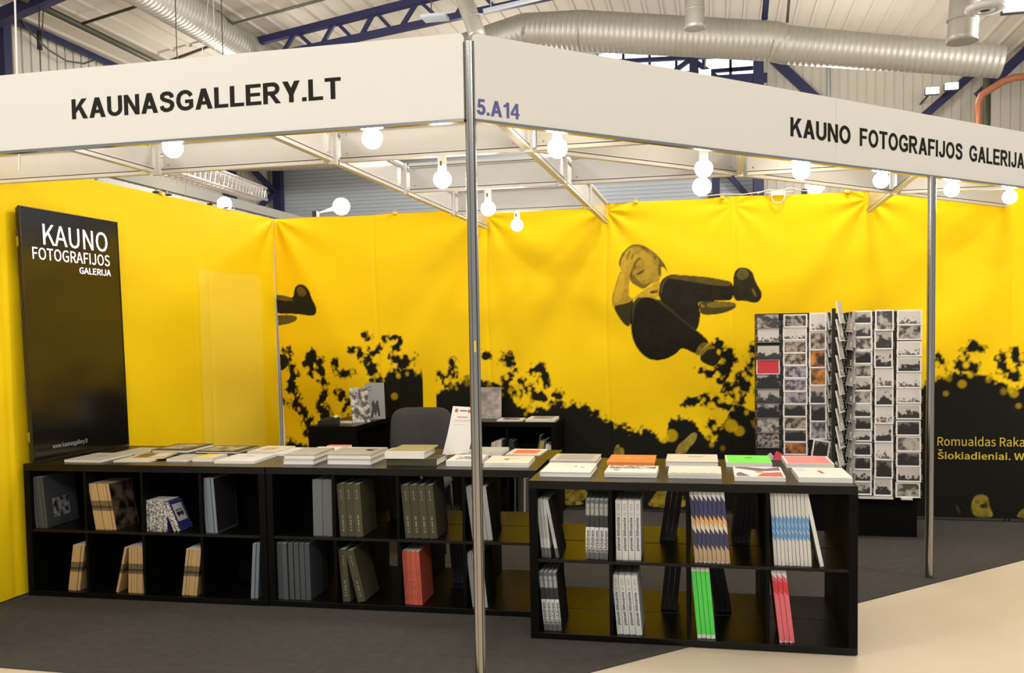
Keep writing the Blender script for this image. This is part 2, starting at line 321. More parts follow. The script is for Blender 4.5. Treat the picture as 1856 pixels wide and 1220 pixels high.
# ---------------------------------------------------------------- fabric banners with their printed picture
YEL = np.array((.96, .635, .004)); DARK = np.array((.0085, .0078, .0045)); OLIVE = np.array((.40, .255, .018)); MIDB = np.array((.05, .038, .012))
FIG = {
'shade':[(-.651,1.991),(-.606,2.025),(-.592,2.016),(-.623,1.986),(-.641,1.942),(-.656,1.903),(-.666,1.854),(-.676,1.888)],
'fore':[(-0.606, 2.079), (-0.542, 2.062), (-0.498, 2.006), (-0.484, 1.927), (-0.514, 1.878), (-0.564, 1.84), (-0.593, 1.86), (-0.543, 1.928), (-0.572, 2.004), (-0.591, 2.044)],
'rim1':[(-0.66, 1.593), (-0.653, 1.648), (-0.619, 1.702), (-0.573, 1.726), (-0.52, 1.721), (-0.565, 1.71), (-0.61, 1.687), (-0.642, 1.633), (-0.654, 1.533), (-0.656, 1.473)],
'rim2':[(-0.515, 1.724), (-0.427, 1.682), (-0.33, 1.591), (-0.233, 1.505), (-0.146, 1.435), (-0.088, 1.389), (-0.156, 1.43), (-0.252, 1.504), (-0.349, 1.587), (-0.447, 1.666)],
'rim3':[(-0.434, 1.757), (-0.426, 1.816), (-0.398, 1.857), (-0.347, 1.878), (-0.394, 1.84), (-0.418, 1.796), (-0.429, 1.707)],
'pony':[(-0.473, 2.045), (-0.434, 2.009), (-0.4, 1.963), (-0.376, 1.894), (-0.4, 1.934), (-0.43, 1.955), (-0.43, 1.876), (-0.445, 1.886), (-0.449, 1.945), (-0.444, 1.985)],
'shirt':[(-0.614, 1.712), (-0.569, 1.735), (-0.515, 1.724), (-0.446, 1.698), (-0.447, 1.683), (-0.525, 1.715), (-0.585, 1.711)],
'armlit':[(-0.747, 1.905), (-0.712, 1.899), (-0.718, 1.814), (-0.739, 1.715), (-0.775, 1.675), (-0.805, 1.676), (-0.799, 1.736), (-0.773, 1.816)],
'hair':[(-0.757,1.945),(-0.758,1.995),(-0.746,2.044),(-0.715,2.083),(-0.67,2.123),(-0.62,2.134),(-0.561,2.117),(-0.512,2.086),(-0.468,2.05),(-0.434,2.009),(-0.4,1.963),(-0.381,1.914),(-0.374,1.889),(-0.4,1.944),(-0.423,1.969),(-0.433,1.935),(-0.428,1.856),(-0.464,1.896),(-0.642,1.981)],
'face':[(-0.726,2.049),(-0.69,2.097),(-0.64,2.118),(-0.581,2.098),(-0.512,2.046),(-0.478,2.01),(-0.464,1.966),(-0.457,1.906),(-0.445,1.871),(-0.435,1.846),(-0.475,1.827),(-0.524,1.809),(-0.566,1.772),(-0.614,1.801),(-0.663,1.828),(-0.681,1.873),(-0.68,1.903),(-0.652,1.982)],
'ear':[(-0.473,2.025),(-0.452,2.019),(-0.442,1.985),(-0.449,1.957),(-0.466,1.964)],
'eye':[(-0.646,1.996),(-0.621,2.018),(-0.594,2.029),(-0.582,2.017),(-0.607,2.005),(-0.63,1.981),(-0.642,1.956)],
'nose':[(-0.65,1.96),(-0.63,1.969),(-0.612,1.95),(-0.62,1.933),(-0.642,1.931)],
'mouth':[(-0.625,1.896),(-0.603,1.908),(-0.563,1.931),(-0.557,1.924),(-0.583,1.9),(-0.613,1.886)],
'jaw':[(-0.68,1.893),(-0.652,1.902),(-0.623,1.861),(-0.593,1.831),(-0.564,1.81),(-0.495,1.833),(-0.566,1.772),(-0.614,1.801),(-0.663,1.828)],
'arm':[(-0.752,1.925),(-0.662,1.912),(-0.679,1.833),(-0.684,1.763),(-0.682,1.713),(-0.644,1.712),(-0.65,1.673),(-0.67,1.593),(-0.674,1.478),(-0.746,1.535),(-0.795,1.616),(-0.82,1.677),(-0.814,1.737),(-0.788,1.816),(-0.762,1.895)],
'armdark':[(-0.803,1.651),(-0.745,1.66),(-0.682,1.673),(-0.644,1.702),(-0.665,1.593),(-0.674,1.478),(-0.714,1.494),(-0.756,1.545),(-0.79,1.606)],
'hand':[(-0.752,1.92),(-0.746,1.995),(-0.713,2.061),(-0.678,2.1),(-0.641,2.102),(-0.623,2.08),(-0.636,2.051),(-0.623,2.045),(-0.596,2.047),(-0.597,2.031),(-0.637,1.996),(-0.652,1.942),(-0.672,1.903)],
'fing1':[(-0.703,2.018),(-0.678,2.082),(-0.665,2.091),(-0.679,2.042),(-0.691,2.008)],
'fing2':[(-0.671,2.012),(-0.641,2.071),(-0.633,2.065),(-0.656,2.007)],
'neck':[(-0.566,1.77),(-0.515,1.799),(-0.445,1.841),(-0.431,1.806),(-0.436,1.727),(-0.451,1.703),(-0.515,1.724),(-0.574,1.739),(-0.634,1.692),(-0.648,1.711),(-0.604,1.739)],
'neckd':[(-0.52,1.759),(-0.49,1.766),(-0.454,1.767),(-0.456,1.748),(-0.495,1.739),(-0.515,1.739)],
'thigh1':[(-0.67,1.593),(-0.66,1.653),(-0.624,1.707),(-0.574,1.731),(-0.515,1.726),(-0.446,1.698),(-0.349,1.611),(-0.252,1.525),(-0.156,1.435),(-0.088,1.384),(-0.064,1.345),(-0.108,1.326),(-0.142,1.277),(-0.166,1.257),(-0.273,1.318),(-0.312,1.269),(-0.391,1.225),(-0.47,1.212),(-0.549,1.231),(-0.618,1.302),(-0.657,1.383),(-0.671,1.493)],
'thigh2':[(-0.446,1.757),(-0.438,1.821),(-0.406,1.865),(-0.347,1.888),(-0.269,1.876),(-0.095,1.861),(0.039,1.833),(0.124,1.811),(0.119,1.67),(0.038,1.672),(-0.058,1.669),(-0.154,1.666),(-0.135,1.622),(-0.132,1.543),(-0.146,1.474),(-0.17,1.435),(-0.301,1.536),(-0.417,1.657),(-0.451,1.718)],
'shin':[(-0.401,1.86),(-0.337,1.885),(-0.095,1.859),(0.11,1.813),(0.096,1.78),(-0.019,1.79),(-0.192,1.824),(-0.298,1.844)],
'shoe1':[(0.119,1.801),(0.122,1.869),(0.143,1.912),(0.181,1.925),(0.228,1.916),(0.266,1.884),(0.28,1.826),(0.303,1.777),(0.333,1.727),(0.327,1.679),(0.293,1.646),(0.237,1.657),(0.209,1.667),(0.119,1.665)],
'shoe1l':[(0.139,1.859),(0.153,1.902),(0.186,1.916),(0.224,1.905),(0.238,1.866),(0.219,1.832),(0.172,1.824)],
'shoe1m':[(0.252,1.768),(0.284,1.738),(0.294,1.69),(0.27,1.71)],
'arm2':[(-0.146,1.659),(-0.106,1.67),(0.038,1.665),(0.133,1.655),(0.144,1.62),(0.085,1.587),(-0.01,1.565),(-0.126,1.564),(-0.135,1.612)],
'arm2l':[(-0.087,1.66),(0.038,1.659),(0.128,1.649),(0.133,1.625),(-0.001,1.619),(-0.077,1.62)],
'cuff':[(-0.13,1.661),(-0.096,1.63),(-0.106,1.621),(-0.123,1.625)],
'ank':[(-0.176,1.267),(-0.127,1.355),(-0.069,1.345),(-0.088,1.325),(-0.123,1.286),(-0.142,1.242)],
'shoe2':[(-0.135,1.242),(-0.123,1.286),(-0.079,1.33),(-0.031,1.325),(-0.012,1.295),(-0.007,1.26),(0.028,1.24),(0.022,1.216),(-0.022,1.167),(-0.046,1.164),(-0.08,1.177),(-0.128,1.202)],
'shoe2l':[(-0.127,1.262),(-0.108,1.301),(-0.074,1.328),(-0.026,1.322),(-0.016,1.3),(-0.065,1.3),(-0.098,1.276),(-0.123,1.242)],
'legB':[(-3.74,1.813),(-3.641,1.801),(-3.56,1.775),(-3.552,1.86),(-3.51,1.897),(-3.453,1.891),(-3.404,1.833),(-3.395,1.781),(-3.361,1.723),(-3.347,1.681),(-3.354,1.634),(-3.4,1.62),(-3.528,1.642),(-3.782,1.647),(-3.776,1.814)],
'legBl':[(-3.74,1.813),(-3.565,1.775),(-3.571,1.747),(-3.741,1.77)],
'shoeBl':[(-3.531,1.864),(-3.489,1.882),(-3.439,1.848),(-3.441,1.791),(-3.518,1.793)],
'armB':[(-3.782,1.637),(-3.554,1.633),(-3.529,1.604),(-3.555,1.576),(-3.655,1.549),(-3.785,1.542)],
'footB':[(-3.793,1.283),(-3.678,1.306),(-3.633,1.258),(-3.64,1.201),(-3.714,1.144),(-3.797,1.173)],
'h1':[(-0.818,0.467),(-0.809,0.516),(-0.786,0.547),(-0.773,0.543),(-0.765,0.516),(-0.743,0.521),(-0.73,0.49),(-0.739,0.437),(-0.819,0.435)],
'h2':[(-0.33,0.495),(-0.304,0.553),(-0.253,0.588),(-0.218,0.628),(-0.184,0.65),(-0.159,0.637),(-0.167,0.593),(-0.193,0.549),(-0.227,0.523),(-0.245,0.479),(-0.33,0.469)],
'f1':[(-1.239,0.158),(-1.189,0.187),(-1.121,0.17),(-1.053,0.181),(-1.027,0.141),(-1.045,0.095),(-1.1,0.08),(-1.055,0.055),(-1.145,0.043),(-1.236,0.045)],
'f2':[(-0.563,0.045),(-0.523,0.108),(-0.479,0.167),(-0.453,0.203),(-0.384,0.205),(-0.307,0.18),(-0.256,0.115),(-0.239,0.045)],
'm_face':[(1.841,0.197),(1.886,0.206),(1.927,0.195),(1.938,0.158),(1.943,0.118),(1.969,0.061),(1.962,0.04),(1.917,0.035),(1.857,0.037),(1.827,0.065),(1.819,0.127)],
'm_eye':[(1.872,0.132),(1.931,0.142),(1.931,0.109),(1.887,0.1)],
'm_ear':[(1.71,0.128),(1.725,0.12),(1.752,0.063),(1.737,0.063)],
'm_f2':[(2.128,0.057),(2.153,0.099),(2.197,0.124),(2.28,0.139),(2.282,0.017),(2.128,0.045)],
}
STEMS = [
  ([(-3.64, 1.307), (-3.594, 1.15), (-3.633, 0.994), (-3.552, 0.868), (-3.462, 0.743), (-3.492, 0.617)], 1.1),
  ([(-3.412, 1.289), (-3.44, 1.212), (-3.426, 1.126)], 0.8),
  ([(-3.339, 1.211), (-3.278, 1.024), (-3.333, 0.868), (-3.278, 0.744), (-3.304, 0.681)], 1.1),
  ([(-3.181, 1.217), (-3.175, 1.117), (-3.043, 1.131)], 0.55),
  ([(-2.928, 1.468), (-2.888, 1.421)], 0.5),
  ([(-3.038, 1.331), (-2.972, 1.338), (-2.957, 1.284)], 0.5),
  ([(-2.793, 1.344), (-2.908, 1.269), (-2.846, 1.145), (-2.784, 1.023)], 1.0),
  ([(-2.606, 1.379), (-2.673, 1.281), (-2.587, 1.205), (-2.49, 1.242)], 0.9),
  ([(-2.742, 1.419), (-2.646, 1.418)], 0.4),
  ([(-3.18, 0.962), (-3.083, 0.884), (-3.135, 0.791)], 0.8),
  ([(-3.704, 0.899), (-3.552, 0.868)], 0.7),
  ([(-2.136, 1.208), (-2.146, 1.111)], 1.0),
  ([(-2.263, 1.112), (-2.194, 1.036)], 0.6),
  ([(-1.856, 1.273)], 0.6),
  ([(-1.697, 1.242), (-1.622, 1.153), (-1.7, 1.034), (-1.595, 0.96)], 1.2),
  ([(-1.487, 1.137), (-1.397, 1.151), (-1.369, 1.019)], 0.7),
  ([(-1.549, 1.049), (-1.475, 0.93), (-1.356, 0.916)], 0.9),
  ([(-1.296, 0.945), (-1.221, 0.952)], 0.4),
  ([(0.001, 1.321), (0.089, 1.222), (0.048, 1.04), (0.144, 0.924), (0.191, 0.759), (0.159, 0.56)], 1.2),
  ([(-0.237, 0.874), (-0.098, 0.916), (-0.001, 0.875), (0.079, 0.842)], 0.7),
  ([(0.272, 1.302), (0.232, 1.155), (0.16, 1.073), (0.232, 0.974)], 0.9),
  ([(-0.129, 1.141), (-0.064, 1.107)], 0.45),
  ([(-0.015, 1.239), (0.0, 1.14), (0.064, 1.09)], 0.8),
  ([(-0.067, 0.708), (0.03, 0.642)], 1.0),
  ([(1.585, 1.209), (1.642, 1.148)], 0.9),
  ([(1.765, 1.248), (1.78, 1.28), (1.865, 1.287)], 0.8),
  ([(1.717, 1.167), (1.829, 1.134)], 0.8),
  ([(2.024, 1.225), (2.068, 1.245), (2.141, 1.204), (2.213, 1.243)], 1.1),
  ([(2.014, 1.145), (2.106, 1.084)], 0.8),
]
SO = [(-3.79, 0.536), (-3.66, 0.586), (-3.45, 0.54), (-3.25, 0.542), (-3.04, 0.592), (-2.91, 0.735), (-2.78, 1.016), (-2.7, 1.179), (-2.58, 1.179), (-2.42, 1.145), (-2.28, 0.96), (-2.1, 1.061), (-1.96, 1.106), (-1.82, 1.059), (-1.7, 1.014), (-1.59, 0.842), (-1.43, 0.846), (-1.31, 0.892), (-1.22, 0.887), (-1.13, 0.892), (-1.04, 0.856), (-0.96, 0.834), (-0.89, 0.79), (-0.83, 0.759), (-0.81, 0.693), (-0.76, 0.702), (-0.65, 0.677), (-0.52, 0.669), (-0.45, 0.595), (-0.41, 0.56), (-0.38, 0.749), (-0.32, 0.771), (-0.22, 0.767), (-0.17, 0.706), (-0.1, 0.62), (-0.01, 0.599), (0.04, 0.708), (0.09, 0.837), (0.2, 0.859), (0.29, 0.838), (0.81, 1.007), (1.55, 1.046), (1.66, 1.086), (1.74, 1.135), (1.92, 1.105), (2.07, 1.004), (2.22, 1.044), (2.68, 1.16)]
SP = [(-3.77, 1.259), (-3.63, 1.353), (-3.43, 1.323), (-3.28, 1.255), (-3.13, 1.23), (-2.97, 1.299), (-2.92, 1.476), (-2.72, 1.435), (-2.58, 1.387), (-2.41, 1.293), (-2.27, 1.061), (-2.15, 1.221), (-2.0, 1.288), (-1.86, 1.25), (-1.72, 1.285), (-1.65, 1.239), (-1.49, 1.171), (-1.38, 1.08), (-1.31, 0.959), (-1.22, 0.945), (-1.13, 0.914), (-1.04, 0.887), (-0.96, 0.856), (-0.89, 0.812), (-0.83, 0.79), (-0.81, 0.72), (-0.76, 0.729), (-0.65, 0.703), (-0.52, 0.695), (-0.45, 0.617), (-0.41, 0.595), (-0.38, 0.792), (-0.32, 0.81), (-0.22, 0.81), (-0.17, 0.901), (-0.1, 1.053), (-0.05, 1.267), (0.04, 1.373), (0.16, 1.342), (0.29, 1.391), (0.81, 1.258), (1.55, 1.25), (1.66, 1.188), (1.77, 1.297), (1.87, 1.267), (2.03, 1.277), (2.14, 1.224), (2.21, 1.323), (2.68, 1.317)]
def cloth_material():
    m = bpy.data.materials.new('printed_fabric'); m.use_nodes = True; nt = m.node_tree; b = nt.nodes['Principled BSDF']
    b.inputs['Roughness'].default_value = .62; b.inputs['Specular IOR Level'].default_value = .14
    a = nt.nodes.new('ShaderNodeAttribute'); a.attribute_name = 'print'; nt.links.new(a.outputs['Color'], b.inputs['Base Color'])
    tc = nt.nodes.new('ShaderNodeTexCoord'); n = nt.nodes.new('ShaderNodeTexNoise'); n.inputs['Scale'].default_value = 500
    nt.links.new(tc.outputs['Object'], n.inputs['Vector']); bp = nt.nodes.new('ShaderNodeBump'); bp.inputs['Strength'].default_value = .08; bp.inputs['Distance'].default_value = .002
    nt.links.new(n.outputs['Fac'], bp.inputs['Height']); nt.links.new(bp.outputs[0], b.inputs['Normal'])
    return m
M_cloth = cloth_material()
def vnoise(X, Z, scale, seed):
    """value noise on a lattice"""
    g = np.random.default_rng(seed).random((256, 256)); x = X/scale+50; z = Z/scale+50
    xi = np.floor(x).astype(int); zi = np.floor(z).astype(int); fx = x-xi; fz = z-zi
    fx = fx*fx*(3-2*fx); fz = fz*fz*(3-2*fz)
    a = g[xi % 256, zi % 256]; b = g[(xi+1) % 256, zi % 256]; c = g[xi % 256, (zi+1) % 256]; d = g[(xi+1) % 256, (zi+1) % 256]
    return a*(1-fx)*(1-fz)+b*fx*(1-fz)+c*(1-fx)*fz+d*fx*fz
def inside(X, Z, poly):
    r = np.zeros(X.shape, bool); n = len(poly)
    for i in range(n):
        x1, z1 = poly[i]; x2, z2 = poly[(i+1) % n]
        if z1 == z2: continue
        c = ((z1 > Z) != (z2 > Z)) & (X < (x2-x1)*(Z-z1)/(z2-z1)+x1)
        r ^= c
    return r
def smoothpoly(p, it=2):
    for _ in range(it):
        q = []
        for i in range(len(p)):
            a = p[i]; b = p[(i+1) % len(p)]
            q += [(a[0]*.75+b[0]*.25, a[1]*.75+b[1]*.25), (a[0]*.25+b[0]*.75, a[1]*.25+b[1]*.75)]
        p = q
    return p
def grid_mesh(name, P, C, material, parent=None):
    nz, nx = P.shape[:2]; me = bpy.data.meshes.new(name)
    me.vertices.add(nx*nz); me.vertices.foreach_set('co', P.reshape(-1).astype(np.float32))
    i = np.arange((nz-1)*(nx-1)); r = i//(nx-1); c = i % (nx-1); a = r*nx+c
    idx = np.stack([a, a+1, a+nx+1, a+nx], 1).astype(np.int32).ravel()
    me.loops.add(len(idx)); me.loops.foreach_set('vertex_index', idx)
    me.polygons.add(len(i)); me.polygons.foreach_set('loop_start', np.arange(0, len(idx), 4, dtype=np.int32)); me.polygons.foreach_set('loop_total', np.full(len(i), 4, np.int32))
    me.update(calc_edges=True); me.polygons.foreach_set('use_smooth', np.ones(len(i), bool))
    at = me.color_attributes.new('print', 'FLOAT_COLOR', 'POINT'); rgba = np.ones((nx*nz, 4), np.float32); rgba[:, :3] = C.reshape(-1, 3)
    at.data.foreach_set('color', rgba.ravel()); me.materials.append(material)
    return link(bpy.data.objects.new(name, me), parent)
def print_colours(X, Z):
    C = np.empty(X.shape+(3,)); C[:] = YEL
    zs = np.interp(X, [p[0] for p in SO], [p[1] for p in SO]); zp = np.interp(X, [p[0] for p in SP], [p[1] for p in SP])
    zs = zs+.05*(vnoise(X, Z, .05, 1)-.5)+.05*(vnoise(X, Z, .02, 2)-.5)+.04*(vnoise(X, Z, .12, 3)-.5)
    def disc(bx, bz, rr, soft, k=1., asp=1.):
        c0, c1 = np.searchsorted(X[0], (bx-rr-soft, bx+rr+soft)); q0, q1 = np.searchsorted(Z[:, 0], (bz-rr-soft, bz+rr+soft))
        if c1 <= c0 or q1 <= q0: return
        s_ = k*np.clip((rr-np.hypot(X[q0:q1, c0:c1]-bx, (Z[q0:q1, c0:c1]-bz)*asp))/soft+.5, 0, 1)
        return (slice(q0, q1), slice(c0, c1)), s_
    N_ = .45*vnoise(X, Z, .048, 41)+.33*vnoise(X, Z, .026, 42)+.22*vnoise(X, Z, .013, 43)
    Fd = np.zeros(X.shape)
    for line, thick in STEMS:                       # out-of-focus twigs: soft mottled bands along each stem
        for (ax, az), (bx, bz) in (list(zip(line, line[1:])) or [(line[0], line[0])]):
            c0, c1 = np.searchsorted(X[0], (min(ax, bx)-.15, max(ax, bx)+.15)); q0, q1 = np.searchsorted(Z[:, 0], (min(az, bz)-.15, max(az, bz)+.15))
            if c1 <= c0 or q1 <= q0: continue
            xx = X[q0:q1, c0:c1]; zz = Z[q0:q1, c0:c1]; L2 = (bx-ax)**2+(bz-az)**2+1e-9
            t = np.clip(((xx-ax)*(bx-ax)+(zz-az)*(bz-az))/L2, 0, 1); q_ = np.hypot(xx-ax-t*(bx-ax), zz-az-t*(bz-az))
            Fd[q0:q1, c0:c1] = np.maximum(Fd[q0:q1, c0:c1], np.exp(-(q_/(.030+.026*thick))**2))
    S_ = np.clip((zs-Z)/.07+.35, 0, 1.2)
    d = np.clip((np.maximum(Fd*.92, S_)+(N_-.5)*np.where(S_ > 1.05, 0, np.where(S_ > Fd*.9, 1.0, 1.7))-.56)/np.where(S_ > Fd*.9, .50, .34)+.5, 0, 1)*np.clip(np.maximum(Fd, S_)*7-.7, 0, 1)
    r2 = np.random.default_rng(11)
    for _ in range(520):
        bx = r2.uniform(-3.75, 2.6); s_ = np.interp(bx, [p[0] for p in SO], [p[1] for p in SO]); p_ = np.interp(bx, [p[0] for p in SP], [p[1] for p in SP])
        if p_-s_ < .1: continue
        u_ = r2.random(); bz = s_+(p_-s_)*(r2.uniform(.0, .95) if u_ < .8 else r2.uniform(-.35, 0)); rr = r2.uniform(.007, .022)
        e_ = disc(bx, bz, rr, .016, (.85 if bz > s_+.03 else r2.uniform(.2, .6)), .85)
        if e_: d[e_[0]] = d[e_[0]]*(1-e_[1])
    # a few glints deep in the dark hedge
    for bx, bz, rr, k in ((-1.24, .41, .03, .35), (-1.30, .43, .02, .35), (-1.14, .40, .02, .2), (-1.1, .41, .018, .25), (-.36, .62, .05, .5), (-.42, .60, .04, .6), (.10, .70, .05, .6), (.16, .66, .04, .5), (-2.86, .9, .02, .4), (-2.62, 1.1, .02, .5), (-2.66, .93, .03, .5), (1.75, 1.02, .03, .4), (1.64, .95, .02, .3), (2.1, .95, .03, .4), (2.13, .86, .02, .3)):
        d = d*(1-k*np.clip((rr-np.hypot(X-bx, Z-bz))/.015+.5, 0, 1))
    # the overlap of two lengths of fabric: a plain strip cut through the trees
    d = np.where((X > -2.405) & (X < -2.290) & (Z > .80-.0*X), 0., d)
    d = np.where(Z < .02, 1, d)
    C = C*(1-d[..., None])+DARK*d[..., None]
    Y2_ = YEL
    def put(key, col, soft=2, tex=0.):
        nonlocal C
        p = smoothpoly(FIG[key], soft); xs = [a[0] for a in p]; zs_ = [a[1] for a in p]
        c0, c1 = np.searchsorted(X[0], (min(xs)-.02, max(xs)+.02)); r0, r1 = np.searchsorted(Z[:, 0], (min(zs_)-.02, max(zs_)+.02))
        Xs, Zs = X[r0:r1, c0:c1], Z[r0:r1, c0:c1]
        if Xs.size == 0: return
        acc = np.zeros(Xs.shape)
        for dx, dz in ((-.0015, -.0015), (.0015, -.0015), (-.0015, .0015), (.0015, .0015)): acc += inside(Xs+dx, Zs+dz, p)
        acc = (acc/4)[..., None]; col = np.array(col)
        if tex: col = col*(1+tex*(vnoise(Xs, Zs, .03, 9)-.5)+tex*.6*(vnoise(Xs, Zs, .012, 10)-.5))[..., None]
        C[r0:r1, c0:c1] = C[r0:r1, c0:c1]*(1-acc)+col*acc
    LIT = (.56, .355, .022); SK = (.46, .29, .025); HR = (.20, .13, .02); SH = (.085, .06, .012)
    put('arm', SK, tex=.3); put('armdark', (.04, .031, .009)); put('hair', HR, tex=1.0); put('neck', LIT, tex=.3); put('pony', (.13, .09, .015), 1, .8); put('face', (.40, .26, .024), tex=.35); put('fore', (.47, .31, .027), 3, .12); put('armlit', (.58, .38, .03), tex=.1)
    put('ear', (.36, .23, .02)); put('jaw', (.20, .13, .018)); put('eye', (.18, .12, .018), 1); put('nose', (.24, .15, .02)); put('shade', (.13, .09, .016), 2); put('mouth', SH, 1); put('neckd', SH, 1)
    put('hand', (.50, .32, .03), tex=.25); put('fing1', HR, 1); put('fing2', HR, 1)
    put('arm2', (.07, .054, .011)); put('arm2l', (.20, .145, .018))
    put('thigh2', (.017, .013, .007), tex=.4); put('shin', (.11, .078, .016), tex=.3); put('rim3', (.09, .07, .014)); put('thigh1', (.011, .009, .0045), tex=.4); put('rim1', (.065, .05, .011)); put('rim2', (.05, .038, .009)); put('shirt', (.50, .33, .03)); put('cuff', (.3, .2, .03), 0)
    put('shoe1', (.026, .020, .008), tex=.5); put('shoe1l', (.11, .085, .018), tex=.5); put('shoe1m', (.22, .16, .02), 1, .6)
    put('ank', (.17, .12, .02), 1, 1.2); put('shoe2', (.02, .017, .008)); put('shoe2l', (.24, .17, .022), 1)
    put('legB', (.016, .013, .007), tex=.3); put('legBl', (.13, .09, .016)); put('shoeBl', (.12, .085, .016), tex=.4); put('armB', (.12, .09, .014), tex=.3); put('footB', (.018, .015, .008))
    put('h1', (.26, .19, .03), tex=.8); put('h2', (.34, .25, .04), tex=.7); put('f1', (.22, .165, .02), tex=1.5); put('f2', (.28, .21, .02), tex=1.3)
    put('m_face', (.22, .165, .02), 1, .9); put('m_eye', (.03, .025, .008), 1); put('m_ear', (.07, .055, .012), 1); put('m_f2', (.20, .15, .02), tex=.6)
    return C
def back_folds(X, Z):
    f = .004*(vnoise(X+.35*Z, Z*.25, .33, 21)-.5)+.0025*(vnoise(X*.3, Z+.25*X, .16, 22)-.5)
    for k in range(-2, 4): f += -.0045*np.exp(-((X-SX(k)-.012*np.sin(Z*3+k))/.013)**2)
    for k, s_ in ((0, 1), (1, .4), (2, .9), (-1, .8), (-3, 1.5)):        # creases fanning out from where the cloth is pulled
        cx = SX(k) if k > -3 else -3.70; cz = 2.40 if k > -3 else 2.46
        dx, dz = X-cx, cz-Z; rr = np.hypot(dx, dz)+1e-3; th = np.arctan2(dx, np.maximum(dz, -.2))
        f += s_*.010*np.sin(th*9+k)*np.exp(-rr/.45)*np.clip(rr/.12, 0, 1)
    f += .006*np.sin(X*5.1+.8*np.sin(X*2))*np.exp(-(HW-Z)/.10)
    return f
xg = np.arange(WLX(D)+.006, 3.05, .0072); zg = np.arange(.030, HW+.013, .0072)
Xg, Zg = np.meshgrid(xg, zg)
Cb = print_colours(Xg, Zg)
ztop = HW+.003*np.sin(Xg*9)+.004*np.sin(Xg*3.1+1)
# left edge of the print hangs clear of the corner lower down
Xe = Xg+np.clip((xg[0]+.5-Xg)/.5, 0, 1)**2*.045*np.clip((1.9-Zg)/1.3, 0, 1)
P = np.stack([Xe, D-.004-back_folds(Xg, Zg), np.minimum(Zg, ztop)], -1)
ban = grid_mesh('fabric_banner', P, Cb, M_cloth)
tag(ban, 'yellow fabric banner printed with jumping figure and dark treetops covering the back wall', 'banner')
yel = mat('yellow_print', (.62, .46, .03), .6)
mband = [('Romualdas Raka', 1.584, .563, .586, .071, .002), ('Siokiadieniai. W', 1.584, .464, .586, .056, .007)]
for t, x, z, w_, h_, b_ in mband:
    lettering('lettering', t, frame((x, D-.012, z), (1, 0, 0), (0, 0, 1)), w_, h_, yel, ban, bold=b_, depth=.0005)
MB().add([(x, y, z) for y in (D-.0125, D-.012) for x, z in ((1.588, .538), (1.598, .538), (1.604, .531), (1.610, .538), (1.620, .538), (1.608, .524), (1.600, .524))], [(0, 1, 2, 6), (2, 3, 4, 5), (2, 5, 6)]+[(i, (i+1) % 7, 7+(i+1) % 7, 7+i) for i in range(7)]).build('lettering', yel, ban)
yg = np.arange(3.3, D-.012, .015); zg = np.arange(.012, HW+.012, .015)
Yg, Zg = np.meshgrid(yg, zg)
f = .006*(vnoise(Yg+.25*Zg, Zg*.2, .30, 31)-.5)+.0035*(vnoise(Yg, Zg*.3, .10, 32)-.5)
for yy in ys[1:]: f += -.005*np.exp(-((Yg-yy)/.014)**2)
dy, dz = D-.02-Yg, 2.46-Zg; rr = np.hypot(dy, dz)+1e-3
f += .016*np.sin(np.arctan2(dy, np.maximum(dz, -.2))*9)*np.exp(-rr/.4)*np.clip(rr/.1, 0, 1)
f += .005*np.sin(Yg*4.3+.8)*np.exp(-(HW-Zg)/.1)
f += .006*np.exp(-((Yg-6.08)/.02)**2)*np.clip((1.95-Zg)/.1, 0, 1)
P = np.stack([WLX(Yg)+.006+f*.9, Yg, np.minimum(Zg, HW+.012+.004*np.sin(Yg*7))], -1)
# reflected light painted into the cloth colour at this banner's lower right end
C = np.empty(P.shape); C[:] = (.96, .665, .006)
sel = (np.clip((Yg-6.10)/.02, 0, 1)*np.clip((7.0-Yg)/.05, 0, 1)*np.clip((1.97-Zg)/.02, 0, 1))[..., None]
C = C*(1-sel)+np.array((.95, .70, .05))*sel
ban2 = grid_mesh('fabric_banner', P[:, ::-1], C[:, ::-1], M_cloth)
tag(ban2, 'plain yellow fabric banner covering the left wall behind the leaning screen', 'banner')
# ---------------------------------------------------------------- fascia boards with lettering
fl = empty('fascia_board', (WLX(YL), YL, HF)); tag(fl, 'long white fascia board reading KAUNASGALLERY.LT above the left shelves', 'fascia')
x0 = WLX(YL)-.02; x1 = XC-.022
o = MB().add([(x, y, z) for y in (-.009, .009) for x, z in ((x0-fl.location.x, 0), (x1-fl.location.x, 0), (x1-fl.location.x, FT-.015), (x1-.004-fl.location.x, FT-.004), (x1-.015-fl.location.x, FT), (x0-fl.location.x, FT))],
             [(0,1,2,3,4,5), (11,10,9,8,7,6)]+[(i, i+6, (i+1) % 6+6, (i+1) % 6) for i in range(6)]).build('board', M_fascia, fl)
MB().box(x0-fl.location.x, x1-fl.location.x, -.013, .016, -.010, .002).build('edge_rail', M_alu, fl)
sign('lettering', 'KAUNASGALLERY.LT', frame((-2.752-fl.location.x, -.0095, 2.4195-HF), (1, 0, 0), (0, 0, 1)), 1.262, .086, M_letter, fl)
def fascia_r(s0, s1, label, round_left=False):
    e = empty('fascia_board', M=frame(RP(s0, 0, HF), DR, (0, 0, 1))); tag(e, label, 'fascia'); L = s1-s0; q = .015 if round_left else .001
    MB().add([(x, y, z) for y in (-.009, .009) for x, z in ((0, 0), (L, 0), (L, FT), (q, FT), (q*.3, FT-q*.3), (0, FT-q))],
             [(0,1,2,3,4,5), (11,10,9,8,7,6)]+[(i, i+6, (i+1) % 6+6, (i+1) % 6) for i in range(6)]).build('board', M_fascia, e)
    MB().box(0, L, -.013, .016, -.010, .002).build('edge_rail', M_alu, e)
    return e
